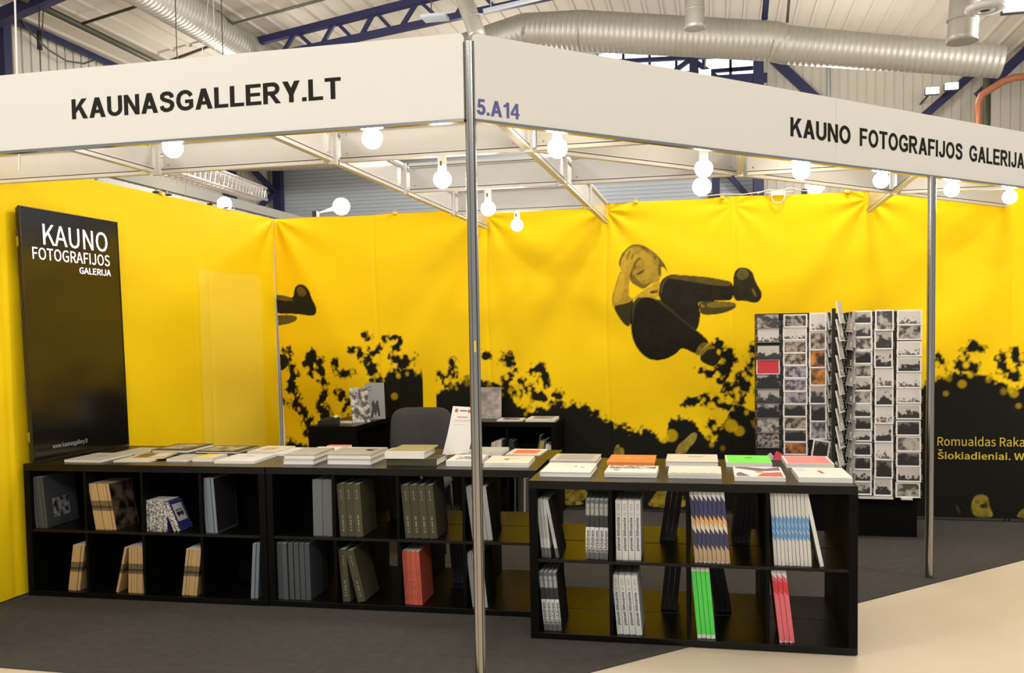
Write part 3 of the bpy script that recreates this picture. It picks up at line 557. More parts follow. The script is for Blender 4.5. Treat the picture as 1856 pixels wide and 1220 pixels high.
f1 = fascia_r(.020, 2.154, 'white fascia board with blue 5.A14 right of the corner pole', True)
sign('lettering', '5.A14', frame((.006, -.0095, .020), (1, 0, 0), (0, 0, 1)), .199, .062, M_blue, f1)
f2 = fascia_r(2.1555, 4.6, 'white fascia board at right carrying most of KAUNO FOTOGRAFIJOS GALERIJA')
sign('lettering', 'KAUNO', frame((1.817-.020, -.0095, .108), (1, 0, 0), (0, 0, 1)), .455, .094, M_letter, f1)
sign('lettering', 'FOTOGRAFIJOS', frame((2.345-2.1555, -.0095, .109), (1, 0, 0), (0, 0, 1)), .913, .094, M_letter, f2)
sign('lettering', 'GALERIJA', frame((3.325-2.1555, -.0095, .110), (1, 0, 0), (0, 0, 1)), .575, .094, M_letter, f2)
# ---------------------------------------------------------------- octagonal poles
def pole(x, y, h, label, r=.0225, z0=.006):
    e = empty('aluminium_pole', (x, y, z0)); tag(e, label, 'pole')
    m = MB()
    pts = []
    for k in range(8):                       # eight ridges with grooves between them
        t = math.pi/8+k*math.pi/4; a = math.pi/4
        for dt, rr in ((-.30, .985), (-.12, 1.0), (-.09, .80), (.09, .80), (.12, 1.0), (.30, .985)):
            pts.append((r*rr*math.cos(t+a/2+dt*.9), r*rr*math.sin(t+a/2+dt*.9)))
    n_ = len(pts); m.add([(px, py, z) for z in (0.012, h-z0) for px, py in pts], [(i, (i+1) % n_, n_+(i+1) % n_, n_+i) for i in range(n_)]+[tuple(range(n_))[::-1], tuple(range(n_, 2*n_))])
    m.build('shaft', M_alu, e)
    MB().tube([(0, 0, 0), (0, 0, .013)], r*.8, 8, smooth=False).build('foot', M_slot, e)
    return e
cp_ = pole(XC-.002, YL+.014, HF+FT-.03, 'tall aluminium pole at the front corner between the two fascia boards')
MB().box(.004, .012, -.0245, -.0225, 1.375, 1.42).build('yellow_label', mat('yellow_sticker', (.70, .55, .04), .5), cp_)
p = RP(2.955, -.020); pole(p.x, p.y, HF-.008, 'aluminium pole at the right front, standing on the carpet edge')
# ---------------------------------------------------------------- header grid
def beam(P, Q, label, tint=False, post=True, g='white header beams of the ceiling grid'):
    P = Vector((P[0], P[1], 0)); Q = Vector((Q[0], Q[1], 0)); L = (Q-P).length
    e = empty('header_beam', M=frame((P.x, P.y, HF), Q-P, (0, 0, 1))); tag(e, label, 'beam', g)
    MB().box(.02, L-.02, -.004, .004, .02, HT-HF-.02).build('panel', M_white, e)
    for z0, z1, nm in ((-.006, .020, 'bottom_rail'), (HT-HF-.026, HT-HF, 'top_rail')):
        m = MB(); m.box(.02, L-.02, -.016, .016, z0, z1, 0)
        for sgn in (-1, 1): m.box(.02, L-.02, sgn*.016-.0006, sgn*.016+.0006, z0+(.016 if z0 < 0 else .004), z0+(.021 if z0 < 0 else .009), 1)
        m.build(nm, [M_rail, M_slot], e)
    for x in (.05, L-.05):
        m = MB()
        for z in (.035, HT-HF-.04): m.tube([(x, -.0065, z), (x, .0065, z)], .0045, 8)
        if L > .5: m.build('screw', M_alu, e)
    return e
def jpost(x, y, label):
    o = MB().tube([(x, y, HF-.012), (x, y, HT+.004)], .0215, 8, smooth=False).build('grid_post', M_rail); tag(o, label, 'post', 'short posts where header beams meet')
XA, XB, XC_, XD, XE = SX(-2), SX(-1), SX(0), SX(1), SX(2)
def onR(x): return RP((x-XC)/DR.x)
def onRy(y): return RP((y-YL)/DR.y)
g = .022
beam((XA, YL+g), (XA, Y1-g), 'short header beam at far left running back from the left fascia')
beam((WLX(Y1), Y1), (XA-g, Y1), 'header beam over the leaning screen, fixed to the left wall')
beam((XA+g, Y1), (XB-g, Y1), 'front cross beam behind the letters of KAUNASGALLERY')
beam((XB, YL+g), (XB, Y1-g), 'second header beam running back from the left fascia')
beam((XB, Y1+g), (XB, Y2-g), 'header beam middle length left of the corner pole, running back')
beam((XB, Y2+g), (XB, Y3-g), 'header beam third length left of the corner pole, running back')
beam((XB, Y3+g), (XB, D-.02), 'header beam last length meeting the back wall beside the corner pole')
beam((XB+g, Y1), (XC_-g, Y1), 'front cross beam passing behind the top of the corner pole')
beam((XB+g, Y2), (XC_-g, Y2), 'middle cross beam passing behind the corner pole')
beam((XB+g, Y3), (XC_-g, Y3), 'rear cross beam behind the corner pole, nearest the back wall')
a = onR(XC_); beam((a.x, a.y+g), (XC_, Y1-g), 'header beam running back from beside the 5.A14 sign')
beam((XC_, Y1+g), (XC_, Y2-g), 'header beam middle length right of the corner pole, running back')
beam((XC_, Y2+g), (XC_, Y3-g), 'header beam third length right of the corner pole, running back')
beam((XC_, Y3+g), (XC_, D-.02), 'header beam end meeting the back wall above the jumping figure')
a = onRy(Y1); beam((XC_+g, Y1), (a.x-g, a.y), 'stub cross beam joining the right fascia above the corner lamp')
beam((XC_+g, Y2), (XD-g, Y2), 'middle cross beam above the jumping figure')
a = onR(XD); beam((XD, a.y+g), (XD, Y2-g), 'short header beam dropping back from the middle of the right fascia')
a = onRy(Y2); beam((XD+g, Y2), (a.x-g, a.y), 'stub cross beam joining the right fascia at its middle')
d0 = Vector((XC_, Y1, 0)); d1 = Vector((XD, Y2, 0)); d2 = Vector((XE, Y3, 0)); dd = (d1-d0).normalized()
beam(d0+dd*g, d1-dd*g, 'diagonal inner beam, left length, parallel to the right fascia')
beam(d1+dd*g, d2-dd*g, 'diagonal inner beam, middle length, parallel to the right fascia')
d3 = d2+(d2-d1)*.96; beam(d2+dd*g, d3, 'diagonal inner beam, right length, parallel to the right fascia')
a = onR(XE); beam((XE, a.y+g), (XE, Y3-g), 'header beam running back from the right fascia beside the right pole')
beam((XE, Y3+g), (XE, D-.02), 'header beam end meeting the back wall above the postcard rack')
a = onRy(Y3); beam((XE+g, Y3), (a.x-g, a.y), 'stub cross beam at far right joining the fascia')
for x, y, l in ((XA, Y1, 'short grid post at the far left joint of the header beams'), (XB, Y1, 'grid post at the front joint left of the corner pole'), (XB, Y2, 'grid post at the second joint left of the corner pole'), (XB, Y3, 'grid post at the rear joint left of the corner pole'),
                (XC_, Y1, 'grid post at the front joint right of the corner pole'), (XC_, Y2, 'grid post at the second joint right of the corner pole'), (XC_, Y3, 'grid post at the rear joint right of the corner pole'), (XD, Y2, 'grid post at the diagonal joint above the jumping figure'), (XE, Y3, 'grid post at the joint above the postcard rack')):
    jpost(x, y, l)
# ---------------------------------------------------------------- booth lamps
def lamp(x, y, z, label, tilt=(0, 0), r=.043, top=None, rad=None):
    """globe bulb at (x, y, z) in a white tube holder hanging from a beam"""
    e = empty('spot_lamp', (x, y, z)); tag(e, label, 'lamp', 'bare globe lamps of the booth')
    top = (HF+.03) if top is None else top
    a = Vector((tilt[0], tilt[1], top-z)); n_ = a.normalized()
    h = MB().tube([n_*(r*.80), n_*(r*.80+.012), a], [.019, .021, .021], 14).build('holder', M_holder, e)
    MB().box(-.004, .004, -.0235, -.020, a.z*.55, a.z*.55+.022).build('clip_slot', M_slot, e)
    prof = [(0.0005, -r)]+[(r*math.sin(t), -r*math.cos(t)) for t in [math.pi*i/12 for i in range(1, 10)]]+[(.016, r*.86), (.016, r*1.1)]
    MB().lathe(prof, 20).build('bulb', M_bulb, e)
    return e
lamp(-3.44, YL+.09, 2.285, 'added out-of-view globe lamp at the left end of the left fascia, brightening the wall', top=2.40)  # out-of-view lamp added to throw more light on the left wall
lamp(-2.315, YL+.07, 2.285, 'lit globe lamp behind the left fascia, below the letters KAUNAS', top=2.40)
lamp(-1.391, YL+.07, 2.268, 'lit globe lamp behind the left fascia, below the letters LT', top=2.40)
lamp(-1.274, Y1, 2.189, 'lit globe lamp hanging from the front cross beam left of the corner pole', top=2.30)
lamp(-1.308, Y2, 2.182, 'lit globe lamp just right of the corner pole on the middle cross beam', top=2.30)
lamp(-1.363, Y3, 2.202, 'lowest lit globe lamp, right of the corner pole on the rear cross beam', top=2.30)
for s, z, l in ((.465, 2.243, 'lit globe lamp under the right fascia just right of the 5.A14 sign'), (1.309, 2.223, 'lit globe lamp under the middle of the first right fascia board'), (1.987, 2.262, 'lit globe lamp under the right fascia below the K of KAUNO'),
                (2.631, 2.262, 'lit globe lamp left of the right aluminium pole'), (3.281, 2.255, 'lit globe lamp just right of the right aluminium pole'), (3.885, 2.249, 'rightmost lit globe lamp under the right fascia')):
    p = RP(s, .07); lamp(p.x, p.y, z, l, top=2.39)
def clamp_lamp(x, y, z, ax, ay, az, label, r=.055):
    e = empty('clamp_lamp', (x, y, z)); tag(e, label, 'lamp', 'clamp lamps of the neighbouring stands')
    a = Vector((ax-x, ay-y, az-z)); n_ = a.normalized()
    MB().tube([n_*r*.9, a*.7, a], [.02, .008, .008], 10).build('arm', M_holder, e)
    MB().box(a.x-.02, a.x+.02, a.y-.03, a.y+.03, a.z-.045, a.z+.02).build('clamp', M_blackp, e)
    MB().lathe([(.0005, -r)]+[(r*math.sin(math.pi*i/12), -r*math.cos(math.pi*i/12)) for i in range(1, 12)]+[(.0005, r)], 20).build('bulb', M_bulb, e)
clamp_lamp(-3.227, 7.52, 2.585, -3.37, 7.30, 2.50, 'bright clamp lamp on an arm above the left half of the back wall', .075)
clamp_lamp(-4.06, 7.0, 2.575, -3.95, 6.8, 2.47, 'bright clamp lamp glowing behind the top of the left wall', .06)
clamp_lamp(-.118, 7.52, 2.60, -.05, 7.32, 2.49, 'bright clamp lamp above the back wall behind the diagonal beam', .075)
clamp_lamp(.751, 7.52, 2.570, .65, 7.32, 2.49, 'bright clamp lamp above the back wall beside the white cable coil', .075)
# clips and cable on the top edge of the banners
clipm = mat('yellow_clip', (.75, .60, .05), .5)
def clip(x, y, z, m_, label, rz=0, s_=1.):
    o = MB().box(-.014*s_, .014*s_, -.012, .030, -.018*s_, .006*s_).tube([(-.010*s_, .009, .006*s_), (-.012*s_, .009, .020*s_), (.012*s_, .009, .020*s_), (.010*s_, .009, .006*s_)], .0018, 6).build('fabric_clip', m_); o.location = (x, y, z); o.rotation_euler = (0, 0, rz)
    tag(o, label, 'clip', 'clips along the top edge of the banners')
for y, m_, l, s_ in ((5.70, clipm, 'yellow clip on the top edge of the left banner', 1.), (5.66, M_blackp, 'black clip beside the yellow clip on the left banner', .6), (5.80, M_blackp, 'small black clip right of the yellow clip on the left banner', .5), (6.30, M_blackp, 'black clip on the left banner near the looped wire', .6), (6.52, M_blackp, 'black clip inside the looped wire on the left banner', .5)):
    clip(WLX(y)+.006, y, HW+.012, m_, l, math.pi/2, s_)
for x, l in ((-2.62, 'yellow clip on the back banner left of the corner pole'), (-.62, 'yellow clip on the back banner above the jumping figure'), (.04, 'yellow clip on the back banner left of the cable coil'), (.95, 'yellow clip on the back banner beside the right header beam')):
    clip(x, D-.012, HW+.008, clipm, l)
m = MB(); m.tube([(.36+.0*t, 7.20, HW+.02) for t in (0,)]+[(.40, 7.19, HW+.015), (.404, 7.185, HW-.03), (.42, 7.182, HW-.058), (.45, 7.18, HW-.068), (.48, 7.182, HW-.058), (.497, 7.185, HW-.03), (.50, 7.19, HW+.015), (.56, 7.21, HW+.022)], .0048, 8)
m.tube([(.30, 7.225, HW+.022), (.38, 7.22, HW+.045), (.46, 7.225, HW+.035), (.54, 7.22, HW+.05), (.64, 7.23, HW+.026), (.8, 7.24, HW+.02)], .0045, 8)
m.tube([(-.1, 7.235, HW+.022), (.05, 7.23, HW+.03), (.2, 7.235, HW+.022), (.34, 7.23, HW+.035), (.44, 7.225, HW+.03)], .004, 8)
m.box(.395, .505, 7.19, 7.21, HW-.004, HW+.03)
tag(m.build('cable_coil', M_cable), 'white cable coil hanging over the top edge of the back banner', 'cable')
m = MB().tube([(WLX(6.38)+.004, 6.38, HW+.02), (WLX(6.46)+.012, 6.46, HW-.004), (WLX(6.56)+.012, 6.56, HW-.006), (WLX(6.62)+.006, 6.62, HW+.018), (WLX(6.56)-.004, 6.56, HW+.04), (WLX(6.48)-.004, 6.48, HW+.038), (WLX(6.40)+.002, 6.40, HW+.022)], .0028, 8)
tag(m.build('wire_loop', M_cable), 'thin white wire loop on the top edge of the left banner', 'wire')
# ---------------------------------------------------------------- leaning screen
BL = Vector((-3.775, 4.36, HU+.002)); tu = Vector((.01807, .99984, 0)); tv = Vector((-.0171054, .00030913, .9998536)); tw_, th_ = .833, 1.447
tM = frame(BL, tu, tv)                         # local -y is the viewing side? x along the foot, z up the screen
tvo = empty('display_screen', M=tM); tag(tvo, 'large black upright display screen leaning on the left wall, showing white lettering', 'screen')
sgn = 1 if (tM.to_3x3() @ Vector((0, 1, 0))).x < 0 else -1     # +1: local +y points to the wall
m = MB(); dth = .044*sgn
m.add([(0, 0, 0), (tw_, 0, 0), (tw_, 0, th_), (0, 0, th_), (.012, dth*.7, .01), (tw_-.012, dth*.7, .01), (tw_-.012, dth*.7, th_-.012), (.012, dth*.7, th_-.012), (.10, dth, .10), (tw_-.10, dth, .10), (tw_-.10, dth, th_-.10), (.10, dth, th_-.10)],
      [(0,1,2,3), (0,4,5,1), (1,5,6,2), (2,6,7,3), (3,7,4,0), (4,8,9,5), (5,9,10,6), (6,10,11,7), (7,11,8,4), (8,11,10,9)])
m.build('casing', M_tvb, tvo)
MB().box(.008, tw_-.008, -.0035*sgn, 0, .012, th_-.008).build('screen_glass', M_screen, tvo)
m = MB()
for a, b in (((0, 0), (tw_, .010)), ((0, th_-.006), (tw_, th_)), ((0, 0), (.007, th_)), ((tw_-.007, 0), (tw_, th_))): m.box(a[0], b[0], -.006*sgn, .004*sgn, a[1], b[1])
m.build('bezel', M_tvb, tvo)
for z in (1.27, .87, .76, .42, .33): MB().box(.0005, .0035, .012*sgn, .026*sgn, z, z+.05).build('vent', M_slot, tvo)
for z in (1.22, .12): MB().box(-.002, .006, .008*sgn, .024*sgn, z, z+.055).build('side_port', M_alu, tvo)
yy = -.0042*sgn
def tl(t, x, z, w_, h_, m_, b_=0.): lettering('lettering', t, Matrix.Translation((x, yy, z)), w_, h_, m_, tvo, bold=b_, depth=.0004)
tl('KAUNO', .172, 1.243, .553, .123, M_glow, .0012); tl('FOTOGRAFIJOS', .083, 1.155, .655, .070, M_glow, .0012); tl('GALERIJA', .458, 1.093, .285, .040, M_glow, .005); tl('www.kaunasgallery.lt', .155, .055, .292, .036, M_dim, .0012)
# ---------------------------------------------------------------- cube shelf units
def shelf(M, cols, label, back=(), name='cube_shelf'):
    e = empty(name, M=M); tag(e, label, 'shelf'); W_ = {4: 1.468, 2: .772}[cols]; dp = .39; H = HU
    e_ = bevel(MB().box(0, W_, 0, dp, H-.0385, H).build('top_panel', M_deck, e), .0015)
    bevel(MB().box(0, W_, 0, dp, .006, .036).build('bottom_panel', M_deck, e), .0015)
    bevel(MB().box(0, .0385, 0, dp, .036, H-.0385).build('side_panel', M_black, e), .0015)
    bevel(MB().box(W_-.0385, W_, 0, dp, .036, H-.0385).build('side_panel', M_black, e), .0015)
    cw = (W_-.077-.016*(cols-1))/cols
    MB().box(.0385, W_-.0385, .004, dp-.004, .373, .388).build('middle_shelf', M_deck, e)
    for c in range(1, cols):
        x = .0385+c*cw+(c-1)*.016
        for z0, z1 in ((.036, .373), (.388, H-.0385)): MB().box(x, x+.016, .004, dp-.004, z0, z1).build('divider', M_black, e)
    for (c, r) in back:
        x = .0385+c*(cw+.016); z0, z1 = ((.388, H-.0385) if r else (.036, .373))
        MB().box(x, x+cw, dp-.016, dp-.006, z0, z1).build('back_panel', M_black, e)
    return e
allc = [(c, r) for c in range(4) for r in range(2)]
shelf(UM('l'), 4, 'black cube shelf unit at left, in front, below the leaning screen', back=allc)
shelf(Matrix.Translation((-3.815, 4.783, 0)), 4, 'black cube shelf unit backing onto the left front unit')
shelf(UM('m'), 4, 'black cube shelf unit in the middle, in front, crossed by the corner pole', back=[(0, 1)])
shelf(UM('m', .028, .395), 4, 'black cube shelf unit backing onto the middle front unit', back=[(0, 1)])
shelf(UM('r'), 4, 'black cube shelf unit at right, in front, reaching onto the bare floor')
shelf(UM('r', 0, .395), 4, 'black cube shelf unit backing onto the right front unit')
shelf(Matrix.Translation((-1.985, 6.815, .0)), 2, 'small black cube shelf against the back wall, right of the chair')
shelf(Matrix.Translation((-2.69, 6.43, 0)) @ Matrix.Rotation(math.pi/2, 4, 'Z'), 2, 'small black cube shelf seen end-on against the back wall, left of the chair')
# ---------------------------------------------------------------- books
_bm = {}
def cover_boards(th, d, h, soft, mats):
    """spine at y=0, x thickness, z height; boards overhang the block on hardbacks"""
    k = ('c', th, d, h, soft, tuple(m.name for m in (mats if isinstance(mats, (list, tuple)) else [mats])))
    if k in _bm: return _bm[k]
    t = .0007 if soft else .0025
    m = MB().box(0, th, 0, t, 0, h).box(0, t, t, d, 0, h).box(th-t, th, t, d, 0, h)
    _bm[k] = m.mesh('cover', mats); return _bm[k]
def page_block(th, d, h, soft):
    k = ('p', th, d, h, soft)
    if k in _bm: return _bm[k]
    t = .0007 if soft else .0025; o_ = .0002 if soft else .003
    _bm[k] = MB().box(t, th-t, t, d-o_, o_, h-o_).mesh('pages', M_page); return _bm[k]
def book(M, th, d, h, mats, label, group=None, soft=True, name='book', cat='book'):
    o = link(bpy.data.objects.new(name, cover_boards(th, d, h, soft, mats))); o.matrix_world = M
    tag(o, label, cat, group)
    p_ = link(bpy.data.objects.new('pages', page_block(th, d, h, soft)), o)
    return o
ORD = ['first', 'second', 'third', 'fourth', 'fifth', 'sixth', 'seventh', 'eighth', 'ninth', 'tenth', 'eleventh']
NUM = ['', 'one', 'two', 'three', 'four', 'five', 'six', 'seven', 'eight', 'nine', 'ten', 'eleven']
UNAME = {'l': 'left shelf', 'm': 'middle shelf', 'r': 'right shelf'}
def row(u, s0, z, n_, th, h, lean, d, mats, look, cubby, inset=.03, soft=True, deco=None, back=False, last=None, gap=.0014, jit=.007):
    """n books standing side by side, leaning by 'lean' degrees in the plane of the shelf front"""
    th_r = math.radians(lean); out = []
    for i in range(n_):
        s = s0+i*(th/math.cos(th_r)+gap)
        zz = z+(th*math.sin(th_r) if lean > 0 else 0)
        T = UM(u, s, inset+(rnd.random()-.5)*jit, zz+.0004) @ Matrix.Rotation(th_r, 4, 'Y')
        if back: T = T @ Matrix.Translation((th, d, 0)) @ Matrix.Rotation(math.pi, 4, 'Z')
        if n_ == 1: lab = f'{look} in the {cubby}'
        elif n_ == 2: lab = f'{look}, {("left", "right")[i]} of two in the {cubby}'
        else: lab = f'{look}, {ORD[i]} of {NUM[n_]} in the {cubby}'
        b_ = book(T, round(th-.0005, 5), d, h, mats, lab, f'{look} row, {cubby}', soft)
        if deco: deco(b_, i, n_)
        out.append(b_)
    if last: last(out[-1])
    return out
rnd = random.Random(3)
Zu, Zl = .388, .036
M_sl = mat('slate_cover', (.058, .064, .068), .6, vary=.12); M_grey = mat('grey_cloth_cover', (.125, .135, .135), .8, vary=.12, bump=(500, .2)); M_lg = mat('light_grey_cover', (.30, .30, .28), .6, vary=.12)
M_ol = mat('olive_cloth_cover', (.062, .056, .026), .85, vary=.12, bump=(600, .2)); M_gb = mat('grey_blue_cover', (.17, .20, .23), .6, vary=.12); M_dk = mat('near_black_cover', (.022, .016, .016), .6, vary=.12)
M_co = mat('coral_cover', (.50, .085, .045), .6, vary=.12); M_dkg = mat('dark_grey_cover', (.055, .055, .055), .55, vary=.12)
tanc = (.52, .34, .15)
M_tan = band_mat('tan_spine', [(0, tanc), (.108, (.16, .11, .06)), (.122, (.05, .04, .03)), (.136, (.16, .11, .06)), (.165, tanc)], .262)
M_brp = photo_mat('brown_photo_cover', (.010, .008, .006), (.16, .11, .07), 16, .10)
M_bwp = photo_mat('grey_photo_cover', (.015, .015, .015), (.38, .37, .35), 30, .12)
M_smt = photo_mat('small_print_spine', (.10, .10, .10), (.62, .60, .56), 90, .08)
M_nvy = mat('deep_blue_cover', (.025, .035, .20), .5)
M_dks = mat('black_cover_side', (.016, .015, .014), .7, spec=.25)
M_rspine = band_mat('grey_white_spine', [(0, (.09, .09, .09)), (.045, (.45, .45, .42)), (.09, (.36, .36, .35)), (.20, (.42, .42, .40))], .278)
M_child = band_mat('black_white_spine', [(0, (.10, .10, .10)), (.03, (.26, .26, .26)), (.045, (.60, .60, .57)), (.150, (.025, .025, .025)), (.205, (.20, .20, .19)), (.262, (.10, .12, .11))], .28)
M_pl = band_mat('white_book_spine', [(0, (.56, .555, .53)), (.262, (.56, .555, .53))], .281)
nav = (.035, .033, .095)
M_nav = band_mat('navy_orange_spine', [(0, (.62, .60, .55)), (.014, (.42, .29, .17)), (.085, nav), (.160, (.62, .56, .44)), (.190, (.66, .36, .11)), (.222, nav), (.310, (.60, .59, .55))], .332, slant=1.6)
M_wb = band_mat('white_blue_spine', [(0, (.58, .56, .50)), (.128, (.12, .28, .50)), (.156, (.35, .48, .60)), (.165, (.12, .27, .50)), (.185, (.24, .40, .58)), (.20, (.14, .30, .52)), (.228, (.58, .56, .50))], .335, slant=1.2)
M_grn = band_mat('bright_green_spine', [(0, (.62, .62, .56)), (.018, (.07, .60, .07)), (.312, (.62, .62, .56))], .331)
M_red = band_mat('red_spine', [(0, (.62, .60, .56)), (.012, (.66, .13, .15)), (.235, (.56, .03, .04)), (.29, (.62, .10, .12)), (.312, (.62, .60, .56))], .333, slant=1.0)
M_wh = mat('white_cover', (.66, .65, .60), .4)
M_prink = mat('printed_black', (.03, .03, .03), .5); M_prw = mat('printed_pale', (.42, .40, .30), .5); M_prg = mat('printed_grey', (.22, .22, .21), .5)
def spine_text(t, z0, length, hgt, m_, bold=0.):
    def f(b_, i, n_):
        # reads bottom to top: local x of the text runs up the spine
        bx = b_.data.vertices; th = max(v.co.x for v in bx)
        lettering('spine_lettering', t, frame((th/2+hgt/2, -.0003, z0), (0, 0, 1), (-1, 0, 0)), length, hgt, m_, b_, bold=bold, depth=.0002)
    return f
def decos(*fs):
    def f(b_, i, n_):
        for g_ in fs: g_(b_, i, n_)
    return f
def side_print(y0, y1, z0, z1, m_, name='cover_print'):
    def f(b_):
        th = max(v.co.x for v in b_.data.vertices)
        MB().box(th+.0001, th+.0006, y0, y1, z0, z1).build(name, m_, b_)
    return f
C = lambda r, c, u: f'{r} {c} cubby, {UNAME[u]}'
row('l', .043, Zu, 4, .0178, .291, -4.4, .27, M_sl, 'slate grey book', C('upper', 'first', 'l'), last=side_print(.06, .20, .05, .16, M_bwp))
row('l', .423, Zu, 7, .0168, .262, -8.6, .21, [M_tan], 'tan spined book', C('upper', 'second', 'l'), last=side_print(.002, .205, .002, .258, M_brp))
row('l', .733, Zu, 6, .0208, .172, .8, .125, M_smt, 'small white lettered book', C('upper', 'third', 'l'), last=side_print(.002, .12, .002, .17, M_nvy))
def small_cover(b_):
    side_print(.001, .122, .001, .171, M_nvy)(b_); th = max(v.co.x for v in b_.data.vertices)
    MB().box(th+.0006, th+.0010, .016, .108, .052, .152).build('cover_print', M_wh, b_)
    MB().box(th+.0010, th+.0013, .030, .094, .085, .118).build('cover_photo', M_prink, b_)
    m = MB()
    for yy_ in (.034, .049, .064, .079): m.box(th+.0013, th+.0016, yy_, yy_+.011, .103, .113)
    m.build('bus_windows', M_wh, b_)
    m = MB()
    for yy_ in (.044, .080): m.add([(th+.0013+e_, yy_+.007*math.cos(a_*math.pi/4), .083+.007*math.sin(a_*math.pi/4)) for e_ in (0, .0003) for a_ in range(8)], [tuple(range(8))[::-1], tuple(range(8, 16))])
    m.build('bus_wheels', M_prink, b_)
row('l', .905, Zu, 2, .0195, .172, -23, .125, M_smt, 'leaning small lettered book', C('upper', 'third', 'l'), last=small_cover)
row('l', 1.098, Zu, 4, .0160, .301, -3.1, .23, M_gb, 'pale grey-blue book', C('upper', 'fourth', 'l'), last=side_print(.004, .226, .004, .297, M_dks))
row('l', .232, Zl, 4, .0168, .262, 9.5, .21, M_tan, 'tan spined book', C('lower', 'first', 'l'))
row('l', .535, Zl, 1, .0150, .262, 14, .21, M_tan, 'single tan spined book tilted right', C('lower', 'second', 'l'))
row('l', .610, Zl, 6, .0168, .262, 3.0, .21, M_tan, 'tan spined book', C('lower', 'second', 'l'))
row('l', .940, Zl, 5, .0168, .262, 8.1, .21, M_tan, 'tan spined book', C('lower', 'third', 'l'))
row('l', 1.352, Zl, 2, .0190, .301, 4.0, .23, M_gb, 'pale grey-blue book', C('lower', 'fourth', 'l'))
row('m', .252, Zu, 2, .0530, .303, .3, .24, M_grey, 'very thick grey clothbound book', C('upper', 'first', 'm'), soft=False)
oll = decos(spine_text('lll ll lll', .20, .05, .006, M_prw), spine_text('ll l lllll lll', .03, .085, .009, M_prw))
row('m', .403, Zu, 3, .0420, .281, -2.8, .22, M_ol, 'thick olive clothbound book', C('upper', 'second', 'm'), soft=False, deco=oll)
row('m', .764, Zu, 4, .0420, .281, -4.2, .22, M_ol, 'thick olive clothbound book', C('upper', 'third', 'm'), soft=False, deco=oll)
row('m', 1.124, Zu, 4, .0255, .277, -6.7, .23, M_lg, 'light grey book', C('upper', 'fourth', 'm'), last=side_print(.002, .226, .002, .275, M_dks))
row('m', .040, Zl, 6, .0275, .307, -.6, .24, M_sl, 'dark slate book', C('lower', 'first', 'm'), gap=.0045, jit=.012)
row('m', .408, Zl, 1, .0420, .281, -3.9, .22, M_ol, 'thick olive book standing nearly upright', C('lower', 'second', 'm'), soft=False, deco=oll)
row('m', .493, Zl, 1, .0450, .281, -13, .22, M_ol, 'thick olive book leaning left', C('lower', 'second', 'm'), soft=False, deco=oll)
row('m', .754, Zl, 4, .0230, .284, -2.8, .21, M_co, 'coral red book', C('lower', 'third', 'm'), deco=spine_text('lll llll llll', .03, .16, .007, M_dkg))
row('m', 1.117, Zl, 3, .0265, .283, -5.7, .23, M_lg, 'light grey book', C('lower', 'fourth', 'm'), last=side_print(.002, .226, .002, .281, M_dks))
row('r', .054, Zu, 3, .0142, .278, -5.0, .23, M_rspine, 'thin grey spined book', C('upper', 'first', 'r'))
row('r', .122, Zu, 1, .0160, .278, -10.6, .23, M_rspine, 'separate thin grey book leaning left', C('upper', 'first', 'r'), last=side_print(.002, .226, .002, .276, M_dks))
chd = spine_text('children', .035, .100, .0145, M_prink, .01)
row('r', .262, Zu, 5, .0200, .280, .6, .23, M_child, 'black and white spined book', C('upper', 'first', 'r'), deco=decos(chd, spine_text('lllll lll', .212, .05, .010, M_wh)))
pla = decos(spine_text('planet lithuania', .045, .155, .0165, M_prink, .012), spine_text('ll llll', .210, .055, .011, M_prg))
row('r', .405, Zu, 4, .0278, .281, -.3, .22, M_pl, 'thick white spined book', C('upper', 'second', 'r'), soft=False, deco=pla)
row('r', .766, Zu, 8, .0184, .330, -4.6, .22, M_nav, 'navy and orange spined book', C('upper', 'third', 'r'))
row('r', 1.116, Zu, 10, .0149, .331, -3.3, .24, M_wb, 'white and blue spined book', C('upper', 'fourth', 'r'))
row('r', 1.314, Zu, 1, .0165, .331, -11.8, .24, M_wh, 'lone white spined book leaning left', C('upper', 'fourth', 'r'))
row('r', .060, Zl, 4, .0200, .280, -4.9, .23, M_child, 'black and white spined book', C('lower', 'first', 'r'), deco=decos(chd, spine_text('lllll lll', .212, .05, .010, M_wh)), last=side_print(.002, .226, .002, .278, M_dks))
row('r', .407, Zl, 4, .0280, .281, -4.6, .22, M_pl, 'thick white spined book', C('lower', 'second', 'r'), soft=False, deco=pla)
row('r', .775, Zl, 4, .0192, .331, -4.8, .22, M_grn, 'bright green spined book', C('lower', 'third', 'r'))
row('r', 1.139, Zl, 3, .0208, .331, -6.6, .22, M_red, 'red spined book', C('lower', 'fourth', 'r'))
# books in the rear units, their fore-edges turned to the front
row('r', .588, Zu, 3, .0260, .26, 8.5, .20, M_dk, 'black book at the back', C('upper', 'second', 'r'), inset=.44)
row('r', .945, Zu, 4, .0205, .26, 6.5, .20, M_dk, 'black book at the back', C('upper', 'third', 'r'), inset=.44)
row('r', .591, Zl, 3, .0262, .26, 6.0, .20, M_dk, 'black book at the back', C('lower', 'second', 'r'), inset=.44)
row('r', .865, Zl, 3, .0245, .26, -10.5, .20, M_dk, 'black book at the back', C('lower', 'third', 'r'), inset=.44)
M_bkp = mat('pale_back_cover', (.34, .27, .20), .5)
row('m', .52, Zu, 5, .026, .26, -8, .22, M_dk, 'black book at the back', C('upper', 'second', 'm'), inset=.50, last=side_print(.002, .218, .002, .258, M_bkp))
row('m', .90, Zl, 5, .022, .26, -4, .20, mat('dark_navy_cover', (.012, .014, .028), .6), 'dark navy book at the back', C('lower', 'third', 'm'), inset=.46, last=side_print(.002, .196, .002, .258, M_dks))
